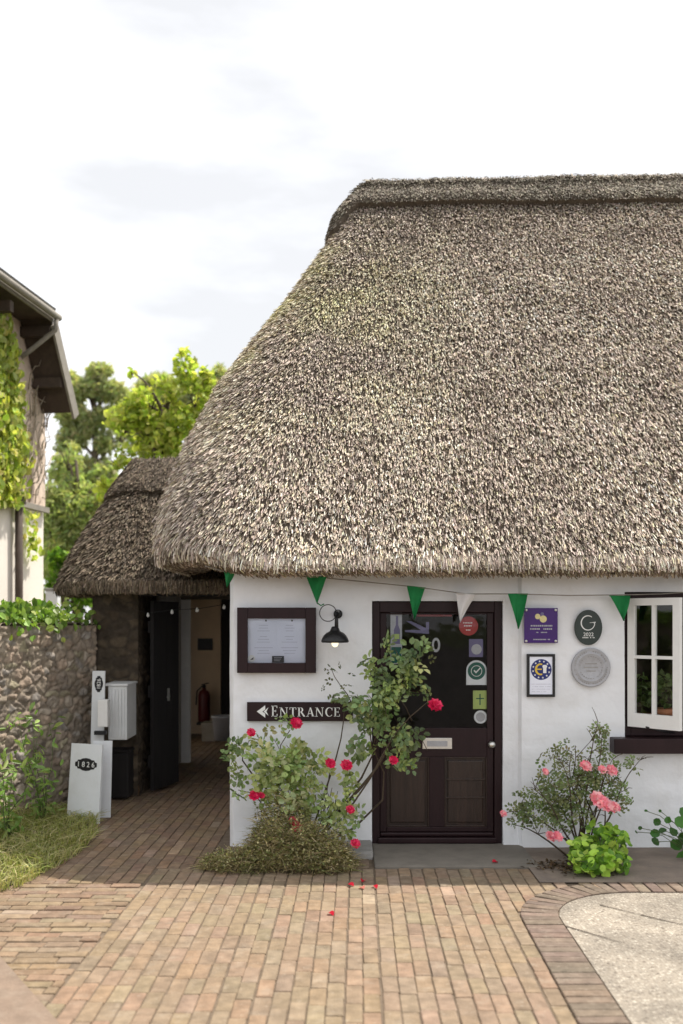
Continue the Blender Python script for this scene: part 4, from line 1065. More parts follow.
# upper wall follows the clipped gable
mb = MB()
prof = [(-6, 3.43), (0, 3.43), (0, ze-.05), (-.75, zj-.06), (-5.25, zj-.06), (-6, ze-.05)]
mb.add([H(s, 0.03, z) for s, z in prof]+[H(s, -5, z) for s, z in prof], [tuple(range(6)), tuple(range(11, 5, -1))]+[(k, k+6, (k+1) % 6+6, (k+1) % 6) for k in range(6)])
mb.build('upper_wall', M['rough_render'], house)
def slab(mb, q, th, mi=0):
    q = [Vector(p) for p in q]; N = (q[1]-q[0]).cross(q[3]-q[0]).normalized()
    if N.z < 0: N = -N
    b = [p+N*th for p in q]
    mb.add(q+b, [(0, 1, 2, 3), (7, 6, 5, 4), (0, 4, 5, 1), (1, 5, 6, 2), (2, 6, 7, 3), (3, 7, 4, 0)], mi)
mb = MB()
ov = .5
slab(mb, [H(-.10, ov, ze+.0), H(-.10, -5.4, ze), H(sj, -5.4, zj), H(sj, ov, zj)], .10)
slab(mb, [H(-5.9, ov, ze), H(-5.9, -5.4, ze), H(-5.13, -5.4, zj), H(-5.13, ov, zj)], .10)
slab(mb, [H(sj, ov+.05, zj+.02), H(-5.13, ov+.05, zj+.02), H(-3.05, -1.4, zj+1.1), H(-2.95, -1.4, zj+1.1)], .07)
slab(mb, [H(sj, ov, zj), H(sj, -5.4, zj), H(-3.0, -5.4, zj+1.12), H(-3.0, -1.4, zj+1.12)], .07)
slab(mb, [H(-5.13, ov, zj), H(-5.13, -5.4, zj), H(-3.0, -5.4, zj+1.12), H(-3.0, -1.4, zj+1.12)], .07)
hr = mb.build('roof', M['slate'], house)
mb = MB(); slab(mb, [H(-.10, ov+.035, ze-.14), H(-.10, ov, ze-.14), H(sj, ov, zj-.16), H(sj, ov+.035, zj-.16)], .20); mb.build('bargeboard', M['weathered'], hr)
mb = MB()
for s0, s1, z0, z1 in ((-.14, sj+.02, ze-.05, zj-.06),): slab(mb, [H(s0, ov-.01, z0), H(s0, .04, z0), H(s1, .04, z1), H(s1, ov-.01, z1)], .03)
hbox(mb, -5.1, sj, .04, ov-.01, zj-.06, zj-.03); mb.build('soffit', M['soffit'], hr)
for s0, z0 in ((-.42, ze+.42), (-.80, zj-.12), (-2.0, zj-.14)):
    mb = MB(); hbox(mb, s0-.05, s0+.05, .035, ov-.03, z0-.16, z0-.02); mb.build('bracket', M['soffit'], hr)
mb = MB(); gp = [H(s, ov+.10, zj-.03) for s in np.linspace(-5.2, sj+.06, 8)]
mb.tube(gp, .048, 10); hbox(mb, -5.2, sj, ov+.01, ov+.04, zj-.10, zj+.03); mb.build('gutter', M['weathered'], hr)
mb = MB(); mb.tube([H(sj-.02, ov+.1, zj-.05), H(sj-.02, ov+.08, zj-.22), H(sj-.02, .2, zj-.5), H(sj-.05, .08, zj-.6)], .035, 8); mb.build('swan_neck', M['weathered'], hr)
mb = MB(); s_d = -1.0; mb.tube([H(s_d, .09, 3.6), H(s_d, .09, .1)], .055, 10); hbox(mb, s_d-.08, s_d+.08, .02, .16, 3.38, 3.52); mb.build('downpipe', M['soffit'], house)
mb = MB(); hbox(mb, -6, .02, .035, .09, 3.36, 3.44); mb.build('ledge', M['weathered'], house)
def up_vec(nn, b): return b
# ivy on its wall
def ivy_cover(nb, n, sampler, nrm, size, cols):
    pts = np.array([sampler() for _ in range(n)]); n = len(pts)
    N = unit(np.array(nrm)+RNG.normal(0, .45, (n, 3))); d = unit(np.array([0, 0, -1.])+RNG.normal(0, .6, (n, 3)))
    sz = RNG.uniform(size[0], size[1], n); leaves(nb, pts, d, N, sz, sz*.85, pick(cols, n, .3, .1), fold=.12)
IVY = [(.52, .57, .15), (.42, .50, .11), (.60, .62, .22), (.30, .39, .08), (.62, .60, .26)]
nb = NB()
blobs = [(-1.75, 5.55, .42, .45), (-1.45, 5.3, .3, .5), (-1.9, 4.8, .4, .5), (-1.35, 4.35, .30, .5), (-1.7, 4.15, .5, .5), (-1.3, 3.9, .35, .4), (-1.75, 3.65, .5, .4), (-2.4, 4.6, .6, 1.1), (-1.0, 4.1, .3, .3), (-1.2, 4.6, .3, .4), (-1.25, 3.55, .35, .25), (-1.35, 5.05, .25, .45), (-3.5, 4.5, .8, 1.2)]
def smp():
    a, z, ra, rz = random.choices(blobs, [b[2]*b[3] for b in blobs])[0]
    while True:
        p, q = random.uniform(-1, 1), random.uniform(-1, 1)
        if p*p+q*q < 1 and random.random() > .5*(p*p+q*q): break
    return tuple(H(a+p*ra, .06+abs(random.gauss(0, .07)), z+q*rz))
ivy_cover(nb, 6500, smp, n, (.07, .14), IVY)
t = empty('ivy', H(-1.5, .1, 3.4), 'yellow-green ivy climbing the upper wall of the pale gabled house', 'ivy')
nb.build('foliage', M['leaf_far'], t)
mb = MB()
for k in range(48):
    s0, z0 = random.uniform(-1.1, .05), random.uniform(3.4, 5.1); pts = [H(s0, .05, z0)]
    for q in range(5): pts.append(pts[-1]+u*random.uniform(-.12, .14)+n*random.uniform(-.01, .05)+Vector((0, 0, random.uniform(-.05, .22))))
    mb.tube(pts, [.011, .010, .008, .007, .005, .003], 4)
for s0 in (-1.85, -1.5, -1.2, -.95, -.6):
    pts = [H(s0, .06, 3.45)]
    for q in range(7): pts.append(pts[-1]+u*random.uniform(-.08, .1)+Vector((0, 0, .3)))
    mb.tube(pts, .012, 5)
mb.build('stem', M['dry_vine'], t)
nb = NB(); ivy_cover(nb, 60, lambda: tuple(H(random.gauss(-.62, .12), .09+random.random()*.05, random.uniform(2.6, 3.3))), n, (.08, .14), IVY)
nb.build('sprig', M['leaf_far'], t)
# gate post beyond
t = empty('gate_post', (-4.15, 14.4, 0), 'pale grey square post standing between pale house and thatched outbuilding', 'post')
c = P(51.5, 612, 14.4); mb = MB(); mb.box(c.x-.085, 14.4, 0, c.x+.085, 14.57, 2.17, 0, .01); mb.build('shaft', M['sign_white'], t); mb = MB(); mb.box(c.x-.1, 14.385, 2.171, c.x+.1, 14.585, 2.21, 0, .01); mb.build('cap', M['stone_grey'], t)

# ================================================================== PLANTS
def ivy_top():
    s_ = random.random()*L_; w = random.triangular(-.44, .10, -.15)
    z = 1.70+.20*math.exp(-((w+.15)/.2)**2)*random.random()+.04*noise.noise(Vector((s_*4, 2, 0)))-(max(0, w)*2.3*random.random())
    if s_ > L_-.38 and random.random() < .7: s_ -= .6
    p = A+dW*s_+nW*(w+.03); return (p.x, p.y, z+.02)
nb = NB(); ivy_cover(nb, 3000, ivy_top, (.4, -.3, .85), (.035, .085), [(.17, .28, .05), (.24, .36, .07), (.11, .19, .04), (.32, .42, .11)])
tag(nb.build('wall_ivy', M['leaf']), 'low fresh green ivy running along the top of the stone wall', 'ivy')

# verge grass
n = 9500
uq = RNG.random(n); yv = 5.6+uq*3.5
edge = np.interp(yv, [5.6, 6.1, 6.55, 7.4, 8.2, 8.7, 9.1], [-2.6, -2.38, -2.13, -1.99, -2.03, -2.2, -2.38])
wallx = A.x+(yv-A.y)*(dW.x/dW.y); lo = np.maximum(wallx, -3.3)
xv = edge+.03-(edge-lo)*RNG.random(n)**1.2
root = np.stack([xv, yv, np.zeros(n)], 1)
dr = np.stack([RNG.normal(.12, .38, n), RNG.normal(-.05, .38, n), np.ones(n)], 1)
nb = NB(); cl = np.array([.75+.45*noise.noise(Vector((a, b, 0))*2.3) for a, b in zip(xv, yv)])
blades(nb, root, dr, RNG.uniform(.08, .24, n)*cl, RNG.uniform(.004, .009, n), pick([(.34, .36, .11), (.25, .29, .08), (.46, .43, .19), (.55, .48, .27)], n, .25), droop=.4)
tag(nb.build('verge_grass', M['leaf'], ), kind='stuff')

def stem_path(a, b, bow, k=6):
    a, b = Vector(a), Vector(b); d = b-a; s_ = Vector((random.gauss(0, 1), random.gauss(0, .5), 0))*d.length*.06
    return [a+d*t_+Vector(bow)*math.sin(math.pi*t_)+s_*math.sin(2*math.pi*t_) for t_ in np.linspace(0, 1, k)]
def rose_leaves(nb, centres, spread, L, cols, leaflets=5, out=None):
    """compound leaves: leaflets in pairs along a short stalk"""
    c = np.asarray(centres); n = len(c)
    d = unit(RNG.normal(0, 1, (n, 3))*np.array([1, .6, .8])+(out if out is not None else 0)); N = unit(RNG.normal(0, .55, (n, 3))+np.array([0, -.55, .6])); s = unit(np.cross(d, N)); N = np.cross(s, d)
    l = RNG.uniform(*L, n)
    base = pick(cols, n, .3, .1)
    offs = [(1.35, 0), (.7, .75), (.7, -.75), (0, .75), (0, -.75)][:leaflets]
    for al, si in offs:
        cc = c+d*(al*l)[:, None]+s*(si*l)[:, None]; dd = unit(d*(1 if si == 0 else .55)+s*np.sign(si)*(0 if si == 0 else 1))
        leaves(nb, cc, dd, unit(N+RNG.normal(0, .2, (n, 3))), l*RNG.uniform(.85, 1.15, n), l*.68, np.clip(base*(1+RNG.uniform(-.12, .12, (n, 1))), .003, .9))
def ell(n, clusters):
    """clusters: px, py, rx, ry (pixels), Y, dY, weight"""
    w = np.array([c[6] for c in clusters], float); w /= w.sum(); k = RNG.choice(len(clusters), n, p=w)
    q = unit(RNG.normal(size=(n, 3)))*RNG.random((n, 1))**.42
    o = []
    for i, r_ in zip(k, q):
        c = clusters[i]; o.append(tuple(P(c[0]+r_[0]*c[2], c[1]+r_[1]*c[3], c[4]+r_[2]*c[5])))
    return np.array(o)
def bloom(name, px, py, Y, rpx, cols, parent):
    c = np.array(P(px, py, Y)); r = rpx*Y/F; nb = NB()
    for ring, (cnt, rad, tilt) in enumerate(((5, .38, .25), (7, .72, .65), (9, 1.0, 1.1))):
        for k in range(cnt):
            a = 2*math.pi*(k+.5*ring)/cnt+random.uniform(-.2, .2); ax = np.array([.25, -.75, .6]); ax /= np.linalg.norm(ax)
            e1 = np.cross(ax, [1, 0, 0.]); e1 /= np.linalg.norm(e1); e2 = np.cross(ax, e1)
            rd = e1*math.cos(a)+e2*math.sin(a); tg = -e1*math.sin(a)+e2*math.cos(a)
            tl_ = tilt*random.uniform(.8, 1.2); up = ax*math.cos(tl_)+rd*math.sin(tl_); pw = r*rad*.62*random.uniform(.8, 1.15)
            g = []
            for i in range(4):
                for j in range(4):
                    v, w = i/3, j/3-.5
                    p = c+rd*r*rad*.18*v+up*r*rad*(.15+.75*v)+tg*w*2*pw*(.4+.9*v-.45*v*v)-rd*r*.22*(w*2)**2*v*-1*.6+rd*r*.2*max(0, v-.6)*random.uniform(.5, 1.3)
                    g.append(p)
            f = [[i*4+j, i*4+j+1, i*4+j+5, i*4+j+4] for i in range(3) for j in range(3)]
            nb.add(g, f, pick(cols, 1, .18, .06)[0], 0, True)
    return nb.build(name, M['petal'], parent)

# climbing rose left of the door
rose = empty('climbing_rose', G(300, 846), 'tall climbing rose with crimson blooms growing between passage and dark door', 'rose bush')
mb = MB(); b0 = Vector((-.28, 7.38, 0))
canes = [(P(400, 725, 7.25), (-.02, -.02, -.04), .017), (P(385, 690, 7.3), (.10, 0, -.12), .012), (P(345, 700, 7.45), (.05, 0, .05), .009), (P(290, 730, 7.4), (-.02, 0, .05), .009), (P(250, 740, 7.42), (-.1, 0, .12), .009),
         (P(238, 790, 7.35), (-.05, 0, .12), .007), (P(330, 770, 7.3), (.05, -.03, 0), .008), (P(350, 835, 7.2), (.02, -.05, .08), .006), (P(430, 700, 7.1), (.1, -.05, .1), .008), (P(300, 790, 7.2), (0, -.05, .05), .007), (P(425, 665, 7.25), (.10, -.02, .02), .009)]
for e, bow, r_ in canes:
    st_ = stem_path(b0+Vector((random.uniform(-.08, .08), random.uniform(-.03, .05), 0)), e, bow, 8); mb.tube(st_, [r_*(1-.65*k/7) for k in range(8)], 6)
sp = stem_path(P(352, 712, 7.45), P(331, 668, 7.42), (.02, 0, .0), 6); mb.tube(sp, [.005, .0045, .004, .003, .003, .002], 5)
for k in range(40):
    e = ell(1, [(395, 695, 34, 50, 7.25, .15, 1), (290, 775, 40, 45, 7.35, .12, 1), (340, 800, 20, 30, 7.3, .1, .5)])[0]; a = Vector(e)+Vector((random.uniform(-.12, .12), .06, -.16)); mb.tube([a, Vector(e)*.5+a*.5+Vector((0, -.01, .02)), e], [.004, .003, .002], 4)
mb.build('stem', M['stem'], rose)
nb = NB()
DKG = [(.19, .26, .11), (.14, .20, .085), (.25, .32, .15), (.20, .27, .14)]; LTG = [(.42, .48, .20), (.34, .41, .16), (.52, .56, .30), (.25, .33, .12)]
rose_leaves(nb, ell(215, [(392, 690, 20, 22, 7.22, .12, 3), (408, 668, 14, 14, 7.2, .1, 1.4), (372, 715, 18, 20, 7.28, .1, 2), (396, 735, 22, 18, 7.24, .1, 2), (402, 762, 11, 12, 7.24, .08, .8), (378, 670, 14, 14, 7.3, .1, 1), (424, 690, 10, 12, 7.2, .1, .7), (388, 650, 8, 10, 7.25, .06, .5), (420, 652, 8, 8, 7.2, .05, .4), (362, 745, 12, 14, 7.3, .08, .8), (350, 705, 14, 12, 7.35, .08, .8)]), 0, (.036, .066), DKG+LTG[:2])
rose_leaves(nb, ell(225, [(285, 770, 26, 20, 7.3, .12, 3), (300, 795, 26, 20, 7.26, .12, 2.5), (335, 812, 18, 20, 7.22, .1, 1.6), (262, 765, 18, 16, 7.34, .1, 1.2), (350, 785, 12, 16, 7.28, .08, .7), (268, 795, 20, 16, 7.3, .1, 1.2), (320, 765, 14, 14, 7.3, .08, .6), (345, 828, 14, 10, 7.2, .08, .6), (298, 752, 12, 10, 7.34, .06, .6)]), 0, (.036, .064), LTG)
rose_leaves(nb, ell(46, [(250, 742, 18, 12, 7.38, .08, 2.4), (236, 782, 8, 24, 7.38, .06, 1.6), (232, 752, 8, 14, 7.4, .05, .9), (282, 726, 14, 9, 7.38, .06, 1), (270, 738, 14, 10, 7.38, .06, 1), (320, 742, 12, 8, 7.4, .05, .4), (362, 818, 8, 8, 7.2, .05, .4)]), 0, (.032, .056), DKG+LTG)
rose_leaves(nb, np.array([tuple(P(x, y, 7.42)) for x, y in ((331, 667), (336, 671), (326, 672), (340, 664), (331, 682), (323, 690), (345, 687), (352, 686), (337, 697), (330, 700), (347, 703), (351, 675), (430, 660), (421, 640), (426, 650))]), 0, (.022, .034), [(.12, .14, .06), (.09, .12, .05)])
nb.build('foliage', M['leaf'], rose)
RED = [(.62, .010, .075), (.50, .006, .05), (.70, .05, .12)]
for x, y, Y, r_ in ((296, 724, 7.2, 7.5), (251, 733, 7.3, 5.5), (330, 764, 7.15, 6.5), (346, 766, 7.15, 7.5), (254, 796, 7.2, 6.5), (261, 796, 7.22, 4.5), (297, 828, 7.1, 7), (293, 821, 7.1, 5), (350, 810, 7.12, 5.5), (355, 844, 7.05, 6), (393, 761, 7.08, 6), (435, 706, 7.0, 8.5)):
    bloom('flower', x, y, Y, r_*.74, RED, rose)

# dry mound at its foot
mound = empty('dry_catmint', G(275, 880), 'untidy straw coloured mound of dry stems at the foot of the climbing rose', 'plant')
nb = NB(); n = 11000
cl = [(-.40, 7.12, .38, .32, .36), (-.20, 7.06, .30, .28, .30), (-.70, 7.02, .36, .20, .12), (-.42, 7.24, .30, .2, .52), (-.06, 7.0, .20, .2, .18)]
kk = RNG.choice(5, n, p=[.30, .22, .16, .24, .08]); th = RNG.random(n)*2*np.pi; rr = np.sqrt(RNG.random(n))
ca = np.array(cl)[kk]; hx, hy = np.cos(th)*rr, np.sin(th)*rr
zt = ca[:, 4]*np.sqrt(np.maximum(0, 1-rr*rr))*RNG.uniform(.1, 1.0, n)
root = np.stack([ca[:, 0]+hx*ca[:, 2]*.8, ca[:, 1]+hy*ca[:, 3]*.8, zt], 1)
dr = np.stack([hx+RNG.normal(0, .9, n), hy*.8+RNG.normal(0, .9, n), RNG.normal(.4, .6, n)], 1)
blades(nb, root, dr, RNG.uniform(.04, .11, n), RNG.uniform(.003, .006, n), pick([(.33, .26, .14), (.22, .17, .085), (.22, .23, .09), (.48, .40, .24), (.13, .11, .055)], n, .3), droop=.3)
n = 7000; i_ = RNG.choice(len(root), n); leaves(nb, root[i_]+RNG.normal(0, .02, (n, 3))+np.array([0, -.01, .03]), RNG.normal(0, 1, (n, 3)), RNG.normal(0, .6, (n, 3))+np.array([0, -.4, .7]), RNG.uniform(.012, .026, n), RNG.uniform(.008, .015, n), pick([(.32, .32, .12), (.46, .41, .21), (.22, .25, .09), (.56, .50, .30), (.20, .16, .08)], n, .3))
nb.build('foliage', M['leaf'], mound)

# pink rose right of the door
rose2 = empty('shrub_rose', G(577, 853), 'open twiggy rose shrub with salmon pink blooms right of the door', 'rose bush')
mb = MB(); b0 = Vector((pxX(578, 7.3), 7.30, 0))
tips = [(520, 805), (535, 790), (548, 775), (560, 760), (572, 752), (585, 765), (598, 722), (602, 735), (612, 760), (625, 790), (640, 760), (600, 800), (555, 835), (515, 825), (610, 775), (590, 742)]
for x, y in tips:
    Y = random.uniform(7.1, 7.45); st_ = stem_path(b0+Vector((random.uniform(-.06, .06), random.uniform(-.03, .03), 0)), P(x, y, Y), ((x-578)*.0006, 0, .06), 7); mb.tube(st_, [.009*(1-.75*k/6) for k in range(7)], 5)
    for q in range(5):
        a = st_[random.randint(3, 6)]; e = a+Vector((random.uniform(-.1, .1), random.uniform(-.06, .04), random.uniform(.0, .12))); mb.tube([a, (a+e)/2+Vector((0, 0, .01)), e], [.003, .0025, .0015], 4)
mb.build('stem', M['stem'], rose2)
nb = NB(); GRG = [(.19, .25, .10), (.15, .20, .08), (.25, .30, .14), (.24, .24, .13)]
rose_leaves(nb, ell(640, [(540, 805, 28, 22, 7.3, .13, 3), (570, 785, 34, 26, 7.28, .13, 4), (600, 780, 26, 30, 7.3, .12, 3), (560, 815, 34, 16, 7.25, .1, 2), (520, 815, 14, 14, 7.3, .1, .8), (560, 755, 24, 14, 7.35, .08, .8), (618, 800, 16, 20, 7.3, .1, .8), (600, 742, 13, 24, 7.38, .05, 1.3), (633, 765, 12, 10, 7.3, .05, .25)]), 0, (.018, .034), GRG)
nb.build('foliage', M['leaf'], rose2)
PINK = [(.86, .30, .33), (.80, .22, .28), (.90, .45, .46)]
for x, y, Y, r_ in ((545, 772, 7.2, 4), (585, 767, 7.18, 7), (602, 770, 7.18, 5), (611, 771, 7.2, 6.5), (597, 801, 7.08, 10), (606, 806, 7.06, 8), (614, 808, 7.1, 6.5), (550, 837, 7.08, 6), (557, 837, 7.05, 6), (503, 814, 7.2, 4)):
    bloom('flower', x, y, Y, r_*.82, PINK, rose2)
mb = MB(); mb.tube(stem_path(P(520, 812, 7.25), P(503, 816, 7.2), (0, 0, .02), 4), .003, 5); mb.build('stem', M['stem'], rose2)
# lime green clump of round leaves below it
clump = empty('geranium_clump', G(600, 872), 'low lime green clump of round leaves beneath the pink rose shrub', 'plant')
nb = NB(); n = 520
pts = ell(n, [(598, 864, 34, 14, 6.85, .18, 4), (612, 845, 20, 18, 7.05, .15, 2), (588, 850, 20, 16, 7.05, .15, 2), (600, 832, 16, 14, 7.15, .1, .8)])
pts = pts[pts[:, 2] > .015]
n = len(pts); roundleaves(nb, pts, RNG.normal(0, .42, (n, 3))+np.array([0, -.45, .8]), RNG.uniform(.012, .036, n), pick([(.26, .44, .05), (.36, .56, .07), (.13, .27, .035), (.50, .66, .13)], n, .25))
nb.build('foliage', M['leaf'], clump)
mb = MB()
for p in pts[::2]: mb.tube([Vector((pxX(598, 7.0)+random.gauss(0, .07), 7.0+random.gauss(0, .05), 0)), Vector(p)*.6+Vector((pxX(598, 7.0), 7.0, .04))*.4, Vector(p)], .002, 4)
mb.build('stem', M['green_stem'], clump)
sq = empty('nasturtium', G(690, 868), 'trailing plant with scattered dark round leaves under the window, at right edge', 'plant')
nb = NB(); px_ = [(655, 833), (657, 822), (663, 831), (668, 820), (655, 842), (640, 828), (636, 832), (646, 811), (660, 811), (673, 832), (680, 822), (684, 812), (690, 820), (684, 838), (676, 845), (690, 850), (700, 835), (705, 850), (695, 862), (684, 858), (680, 868), (710, 860)]
rr_ = np.array([.035, .03, .03, .026, .036, .016, .014, .013, .013, .036, .045, .04, .05, .05, .045, .055, .06, .05, .05, .055, .05, .05])
pts = np.array([tuple(P(x, y, 7.3+random.uniform(-.15, .12))) for x, y in px_]); roundleaves(nb, pts, RNG.normal(0, .3, (len(pts), 3))+np.array([0, -.8, .5]), rr_, pick([(.05, .14, .03), (.07, .19, .035), (.04, .10, .025)], len(pts), .2))
nb.build('foliage', M['leaf'], sq)
mb = MB(); c = Vector((2.62, 7.35, 0))
for p in pts: mb.tube(stem_path(c, p, (0, 0, .05), 6), .0025, 4)
mb.build('stem', M['green_stem'], sq)
# mulch round the rose foot
n = 420; nb = NB(); pp = np.stack([RNG.normal(pxX(572, 7.05), .14, n), RNG.normal(7.02, .09, n), RNG.uniform(.006, .03, n)], 1)
leaves(nb, pp, RNG.normal(0, 1, (n, 3))*np.array([1, 1, .2]), RNG.normal(0, .3, (n, 3))+np.array([0, 0, 1]), RNG.uniform(.02, .045, n), RNG.uniform(.008, .02, n), pick([(.09, .055, .03), (.05, .035, .022), (.14, .09, .05)], n))
tag(nb.build('leaf_litter', M['leaf']), kind='stuff')
# fallen petals
PL = ['crimson fallen petal on the paving left of the door slab, nearest the stone block', 'crimson petal lying on bricks between dry mound and door slab', 'paler fallen petal beside two crimson ones on the bricks', 'crimson petal furthest right of the scatter by the door slab', 'single crimson petal on the concrete slab before the door', 'lone red petal on sunlit bricks near the shadow edge, below the dry mound']
for (x, y), lb in zip(((351, 886), (363, 882), (362, 889), (375, 888), (495, 865), (331, 915)), PL):
    c = G(x, y); c.z = .022 if y == 865 else .008; nb = NB()
    leaves(nb, np.array([tuple(c)]), RNG.normal(0, 1, (1, 3))*np.array([1, 1, .1]), np.array([[.1, -.2, 1.]]), .05, .042, np.array([[.65, .25, .2] if 'paler' in lb else [.55, .015, .04]]), fold=.3)
    tag(nb.build('fallen_petal', M['petal']), lb, 'petal', 'fallen rose petals')
# weeds against the stone wall
def weed(px, base_y, h, seed, lab, cols, npl=46):
    g = G(px, base_y); random.seed(seed); t = empty('wall_weed', g, lab, 'plant')
    mb = MB(); nb = NB(); tips_ = []
    for k in range(5):
        e = g+Vector((random.uniform(-.2, .2), random.uniform(-.15, .1), h*random.uniform(.6, 1))); st_ = stem_path(g, e, (random.uniform(-.04, .04), 0, 0), 6); mb.tube(st_, [.006, .005, .004, .003, .003, .002], 5); tips_ += st_[1:]
    mb.build('stem', M['green_stem'], t)
    pts = np.array([tuple(random.choice(tips_)+Vector((random.gauss(0, .06), random.gauss(0, .05), random.gauss(0, .05)))) for _ in range(npl*4)])
    n = len(pts); leaves(nb, pts, RNG.normal(0, 1, (n, 3)), RNG.normal(0, .6, (n, 3))+np.array([.2, -.4, .7]), RNG.uniform(.05, .11, n), RNG.uniform(.018, .04, n), pick(cols, n, .3)); nb.build('foliage', M['leaf'], t)
WG = [(.24, .36, .10), (.18, .28, .07), (.33, .42, .14)]
weed(12, 842, .72, 3, 'leafy green weed standing against the stone wall at far left', WG); weed(42, 826, .95, 5, 'taller slender weed against the stone wall, nearer the sandwich board', WG, 40)
random.seed(21)

# ================================================================== TREES
def tree(name, base, h, trunk_r, clumps, nleaf, size, cols, label, limbs=True, bias=None, needle=False, group=None):
    t = empty(name, base, label, 'tree', group); base = Vector(base); mb = MB()
    top = base+Vector((0, 0, h)); mb.tube(stem_path(base, top, (.1, 0, 0), 9), [trunk_r*(1-.8*k/8) for k in range(9)], 8)
    for c, r_ in clumps:
        c = Vector(c); z = max(base.z+h*.25, c.z-r_[2]*1.5); a = base+(top-base)*min(.95, (z-base.z)/h)
        mb.tube(stem_path(a, c, (0, 0, .15), 6), [trunk_r*.35*(1-.8*k/5) for k in range(6)], 5)
        for q in range(6):
            e = c+Vector((random.uniform(-1, 1)*r_[0], random.uniform(-1, 1)*r_[1], random.uniform(-.6, 1)*r_[2]))*.85; mb.tube([c-Vector((0, 0, r_[2]*.4)), c*.5+e*.5, e], [trunk_r*.12, trunk_r*.08, trunk_r*.03], 4)
    mb.build('trunk', M['bark'], t)
    w = np.array([r_[0]*r_[1]*r_[2] for _, r_ in clumps])**.75; w /= w.sum(); k = RNG.choice(len(clumps), nleaf, p=w)
    cc = np.array([tuple(c) for c, _ in clumps])[k]; rr = np.array([tuple(r_) for _, r_ in clumps])[k]
    q = unit(RNG.normal(size=(nleaf, 3)))*(RNG.random((nleaf, 1))**.38)
    pts = cc+q*rr; lump = np.array([noise.noise(Vector(p)*(1.6/max(.4, size[1]*6))) for p in pts]); keep = lump > -.12
    pts = pts[keep]; q = q[keep]; n = len(pts)
    nb = NB(); l = RNG.uniform(size[0], size[1], n)
    leaves(nb, pts, unit(q+RNG.normal(0, .8, (n, 3))), unit(q*.6+RNG.normal(0, .6, (n, 3))+np.array([0, 0, .6])), l, l*(.28 if needle else .72), pick(cols, n, .3, .1)); nb.build('crown', M['leaf_far'], t)
def pc(px, py, Y, rx, ry, ryd=None):
    s_ = Y/F; return (P(px, py, Y), (rx*s_, (ryd or (rx+ry)/2)*s_, ry*s_))
BRT = [(.46, .53, .11), (.55, .60, .15), (.34, .42, .08), (.62, .64, .22)]
Y = 17.5
tree('sycamore_tree', (P(165, 600, Y).x, Y, 0), 5.6, .11, [pc(186, 372, Y, 12, 24), pc(170, 395, Y, 26, 20), pc(150, 405, Y, 26, 18), pc(195, 400, Y, 20, 22), pc(125, 425, Y, 22, 22), pc(150, 435, Y, 34, 26), pc(185, 430, Y, 26, 28), pc(118, 460, Y, 22, 18), pc(150, 470, Y, 36, 22), pc(112, 490, Y, 16, 16), pc(132, 372, Y, 5, 8), pc(205, 380, Y, 10, 14)], 5600, (.09, .17), BRT, 'bright lime green broadleaf tree rising behind the small thatched roof')
PIN = [(.44, .47, .25), (.35, .39, .21), (.50, .52, .30), (.56, .53, .34)]
Y = 36
tree('pine_tree', (P(95, 600, Y).x, Y, 0), 10.2, .25, [pc(100, 372, Y, 15, 10), pc(85, 392, Y, 22, 14), pc(112, 392, Y, 18, 12), pc(78, 415, Y, 24, 14), pc(108, 416, Y, 18, 10), pc(72, 440, Y, 16, 14), pc(70, 380, Y, 10, 10), pc(104, 445, Y, 12, 10), pc(84, 468, Y, 16, 12), pc(112, 470, Y, 14, 14), pc(64, 460, Y, 14, 18), pc(92, 430, Y, 14, 10), pc(120, 440, Y, 14, 16), pc(75, 480, Y, 20, 16)], 10500, (.18, .36), PIN, 'dark olive pine with rounded top beside the pale gabled house', needle=True)
Y = 40
tree('pine_tree', (P(212, 600, Y).x, Y, 0), 10.5, .25, [pc(212, 374, Y, 16, 11), pc(222, 392, Y, 22, 16), pc(198, 390, Y, 14, 12), pc(230, 420, Y, 20, 24), pc(190, 405, Y, 18, 16)], 4200, (.22, .44), PIN, 'dark pine top showing between the lime tree and the big thatch', needle=True)
Y = 44
tree('pine_tree', (P(160, 600, Y).x, Y, 0), 11, .25, [pc(158, 385, Y, 24, 12), pc(140, 400, Y, 24, 14), pc(172, 405, Y, 24, 20), pc(120, 420, Y, 18, 16), pc(150, 430, Y, 30, 30)], 4200, (.24, .46), PIN, 'distant pine mostly hidden behind the lime green tree', needle=True)
CON = [(.40, .46, .20), (.31, .37, .16), (.48, .52, .25), (.45, .45, .25)]
Y = 24
tree('cypress_tree', (P(76, 610, Y).x, Y, 0), 5.6, .16, [pc(68, 462, Y, 17, 22), pc(62, 490, Y, 20, 22), pc(80, 500, Y, 20, 24), pc(68, 525, Y, 26, 26), pc(95, 525, Y, 18, 22), pc(60, 560, Y, 24, 28), pc(85, 560, Y, 24, 26), pc(70, 595, Y, 30, 22), pc(100, 490, Y, 14, 18), pc(52, 525, Y, 14, 40), pc(110, 500, Y, 10, 16)], 9500, (.12, .26), CON, 'feathery mid green conifer beside the wall of the pale house', needle=True)
Y = 30
tree('beech_tree', (P(95, 610, Y).x, Y, 0), 6.5, .16, [pc(60, 470, Y, 20, 16), pc(110, 480, Y, 20, 18), pc(85, 500, Y, 26, 26), pc(55, 520, Y, 22, 30), pc(112, 520, Y, 24, 26), pc(80, 545, Y, 34, 30), pc(60, 585, Y, 30, 28), pc(105, 580, Y, 30, 28)], 9000, (.16, .30), CON, 'soft pale green broadleaf tree filling in behind the feathery conifer')
Y = 19
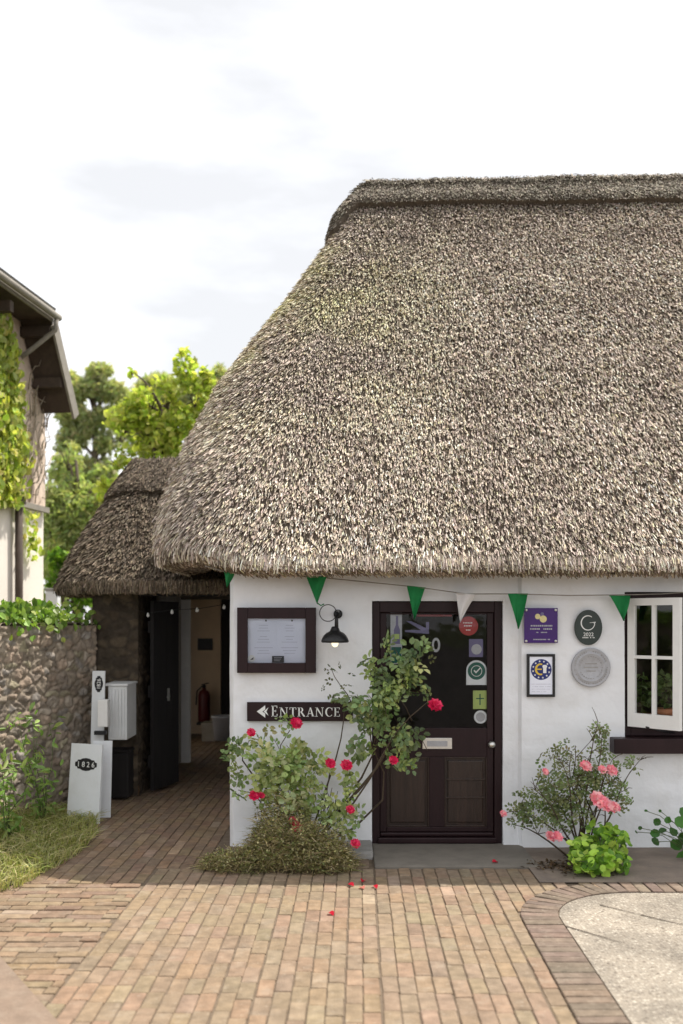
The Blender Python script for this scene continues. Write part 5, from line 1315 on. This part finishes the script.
tree('laurel_bush', (P(62, 615, Y).x, Y, 0), 2.2, .05, [pc(58, 560, Y, 12, 14), pc(70, 570, Y, 14, 14), pc(60, 585, Y, 14, 14), pc(85, 590, Y, 16, 16)], 900, (.08, .16), [(.16, .28, .03), (.20, .33, .04), (.10, .20, .03)], 'fresh green bush low between the pale post and the small thatch')

# ================================================================== LIGHT, SKY, CAMERA
EL, AZ = R(62), R(54)
S = Vector((math.sin(AZ)*math.cos(EL), math.cos(AZ)*math.cos(EL), math.sin(EL)))
sl = bpy.data.lights.new('sun', 'SUN'); sl.energy = 3.4; sl.angle = R(.8); sl.color = (1, .945, .86)
so = bpy.data.objects.new('sun', sl); COL.objects.link(so); so.rotation_euler = S.to_track_quat('Z', 'Y').to_euler(); so.location = S*30
w = bpy.data.worlds.new('World'); C.world = w; w.use_nodes = True
N = w.node_tree.nodes; L = w.node_tree.links; bg = N['Background']; bg.inputs['Strength'].default_value = .1
sky = N.new('ShaderNodeTexSky'); sky.sky_type = 'NISHITA'; sky.sun_disc = False; sky.sun_elevation = EL; sky.sun_rotation = AZ; sky.dust_density = 2.5
tc = N.new('ShaderNodeTexCoord'); mp = N.new('ShaderNodeMapping'); mp.inputs['Scale'].default_value = (1, 1, 3.2); mp.inputs['Location'].default_value = (1.3, .0, .0); L.new(tc.outputs['Generated'], mp.inputs[0])
nz = N.new('ShaderNodeTexNoise'); nz.inputs['Scale'].default_value = 1.15; nz.inputs['Detail'].default_value = 7; nz.inputs['Roughness'].default_value = .55; L.new(mp.outputs[0], nz.inputs['Vector'])
cr = N.new('ShaderNodeValToRGB'); e = cr.color_ramp.elements; e[0].position = .40; e[0].color = (5.0, 5.0, 5.02, 1); e[1].position = .58; e[1].color = (8.2, 8.2, 8.3, 1); L.new(nz.outputs[0], cr.inputs[0])
mx = N.new('ShaderNodeMix'); mx.data_type = 'RGBA'; mx.inputs[0].default_value = .88; L.new(sky.outputs[0], mx.inputs[6]); L.new(cr.outputs[0], mx.inputs[7]); L.new(mx.outputs[2], bg.inputs['Color'])

cam = bpy.data.cameras.new('camera'); co = bpy.data.objects.new('camera', cam); COL.objects.link(co)
co.location = (0, 0, CH); co.rotation_euler = (R(90), 0, 0)
cam.sensor_fit = 'HORIZONTAL'; cam.sensor_width = 24; cam.lens = F*24/683; cam.shift_y = (HY-512)/683
cam.clip_start = .05; cam.clip_end = 1500
cam.dof.use_dof = True; cam.dof.focus_distance = 7.5; cam.dof.aperture_fstop = 1.35
C.camera = co
C.render.engine = 'CYCLES'
C.view_settings.view_transform = 'Standard'; C.view_settings.look = 'None'; C.view_settings.gamma = 1; C.view_settings.exposure = .95
C.cycles.max_bounces = 8; C.cycles.transparent_max_bounces = 12
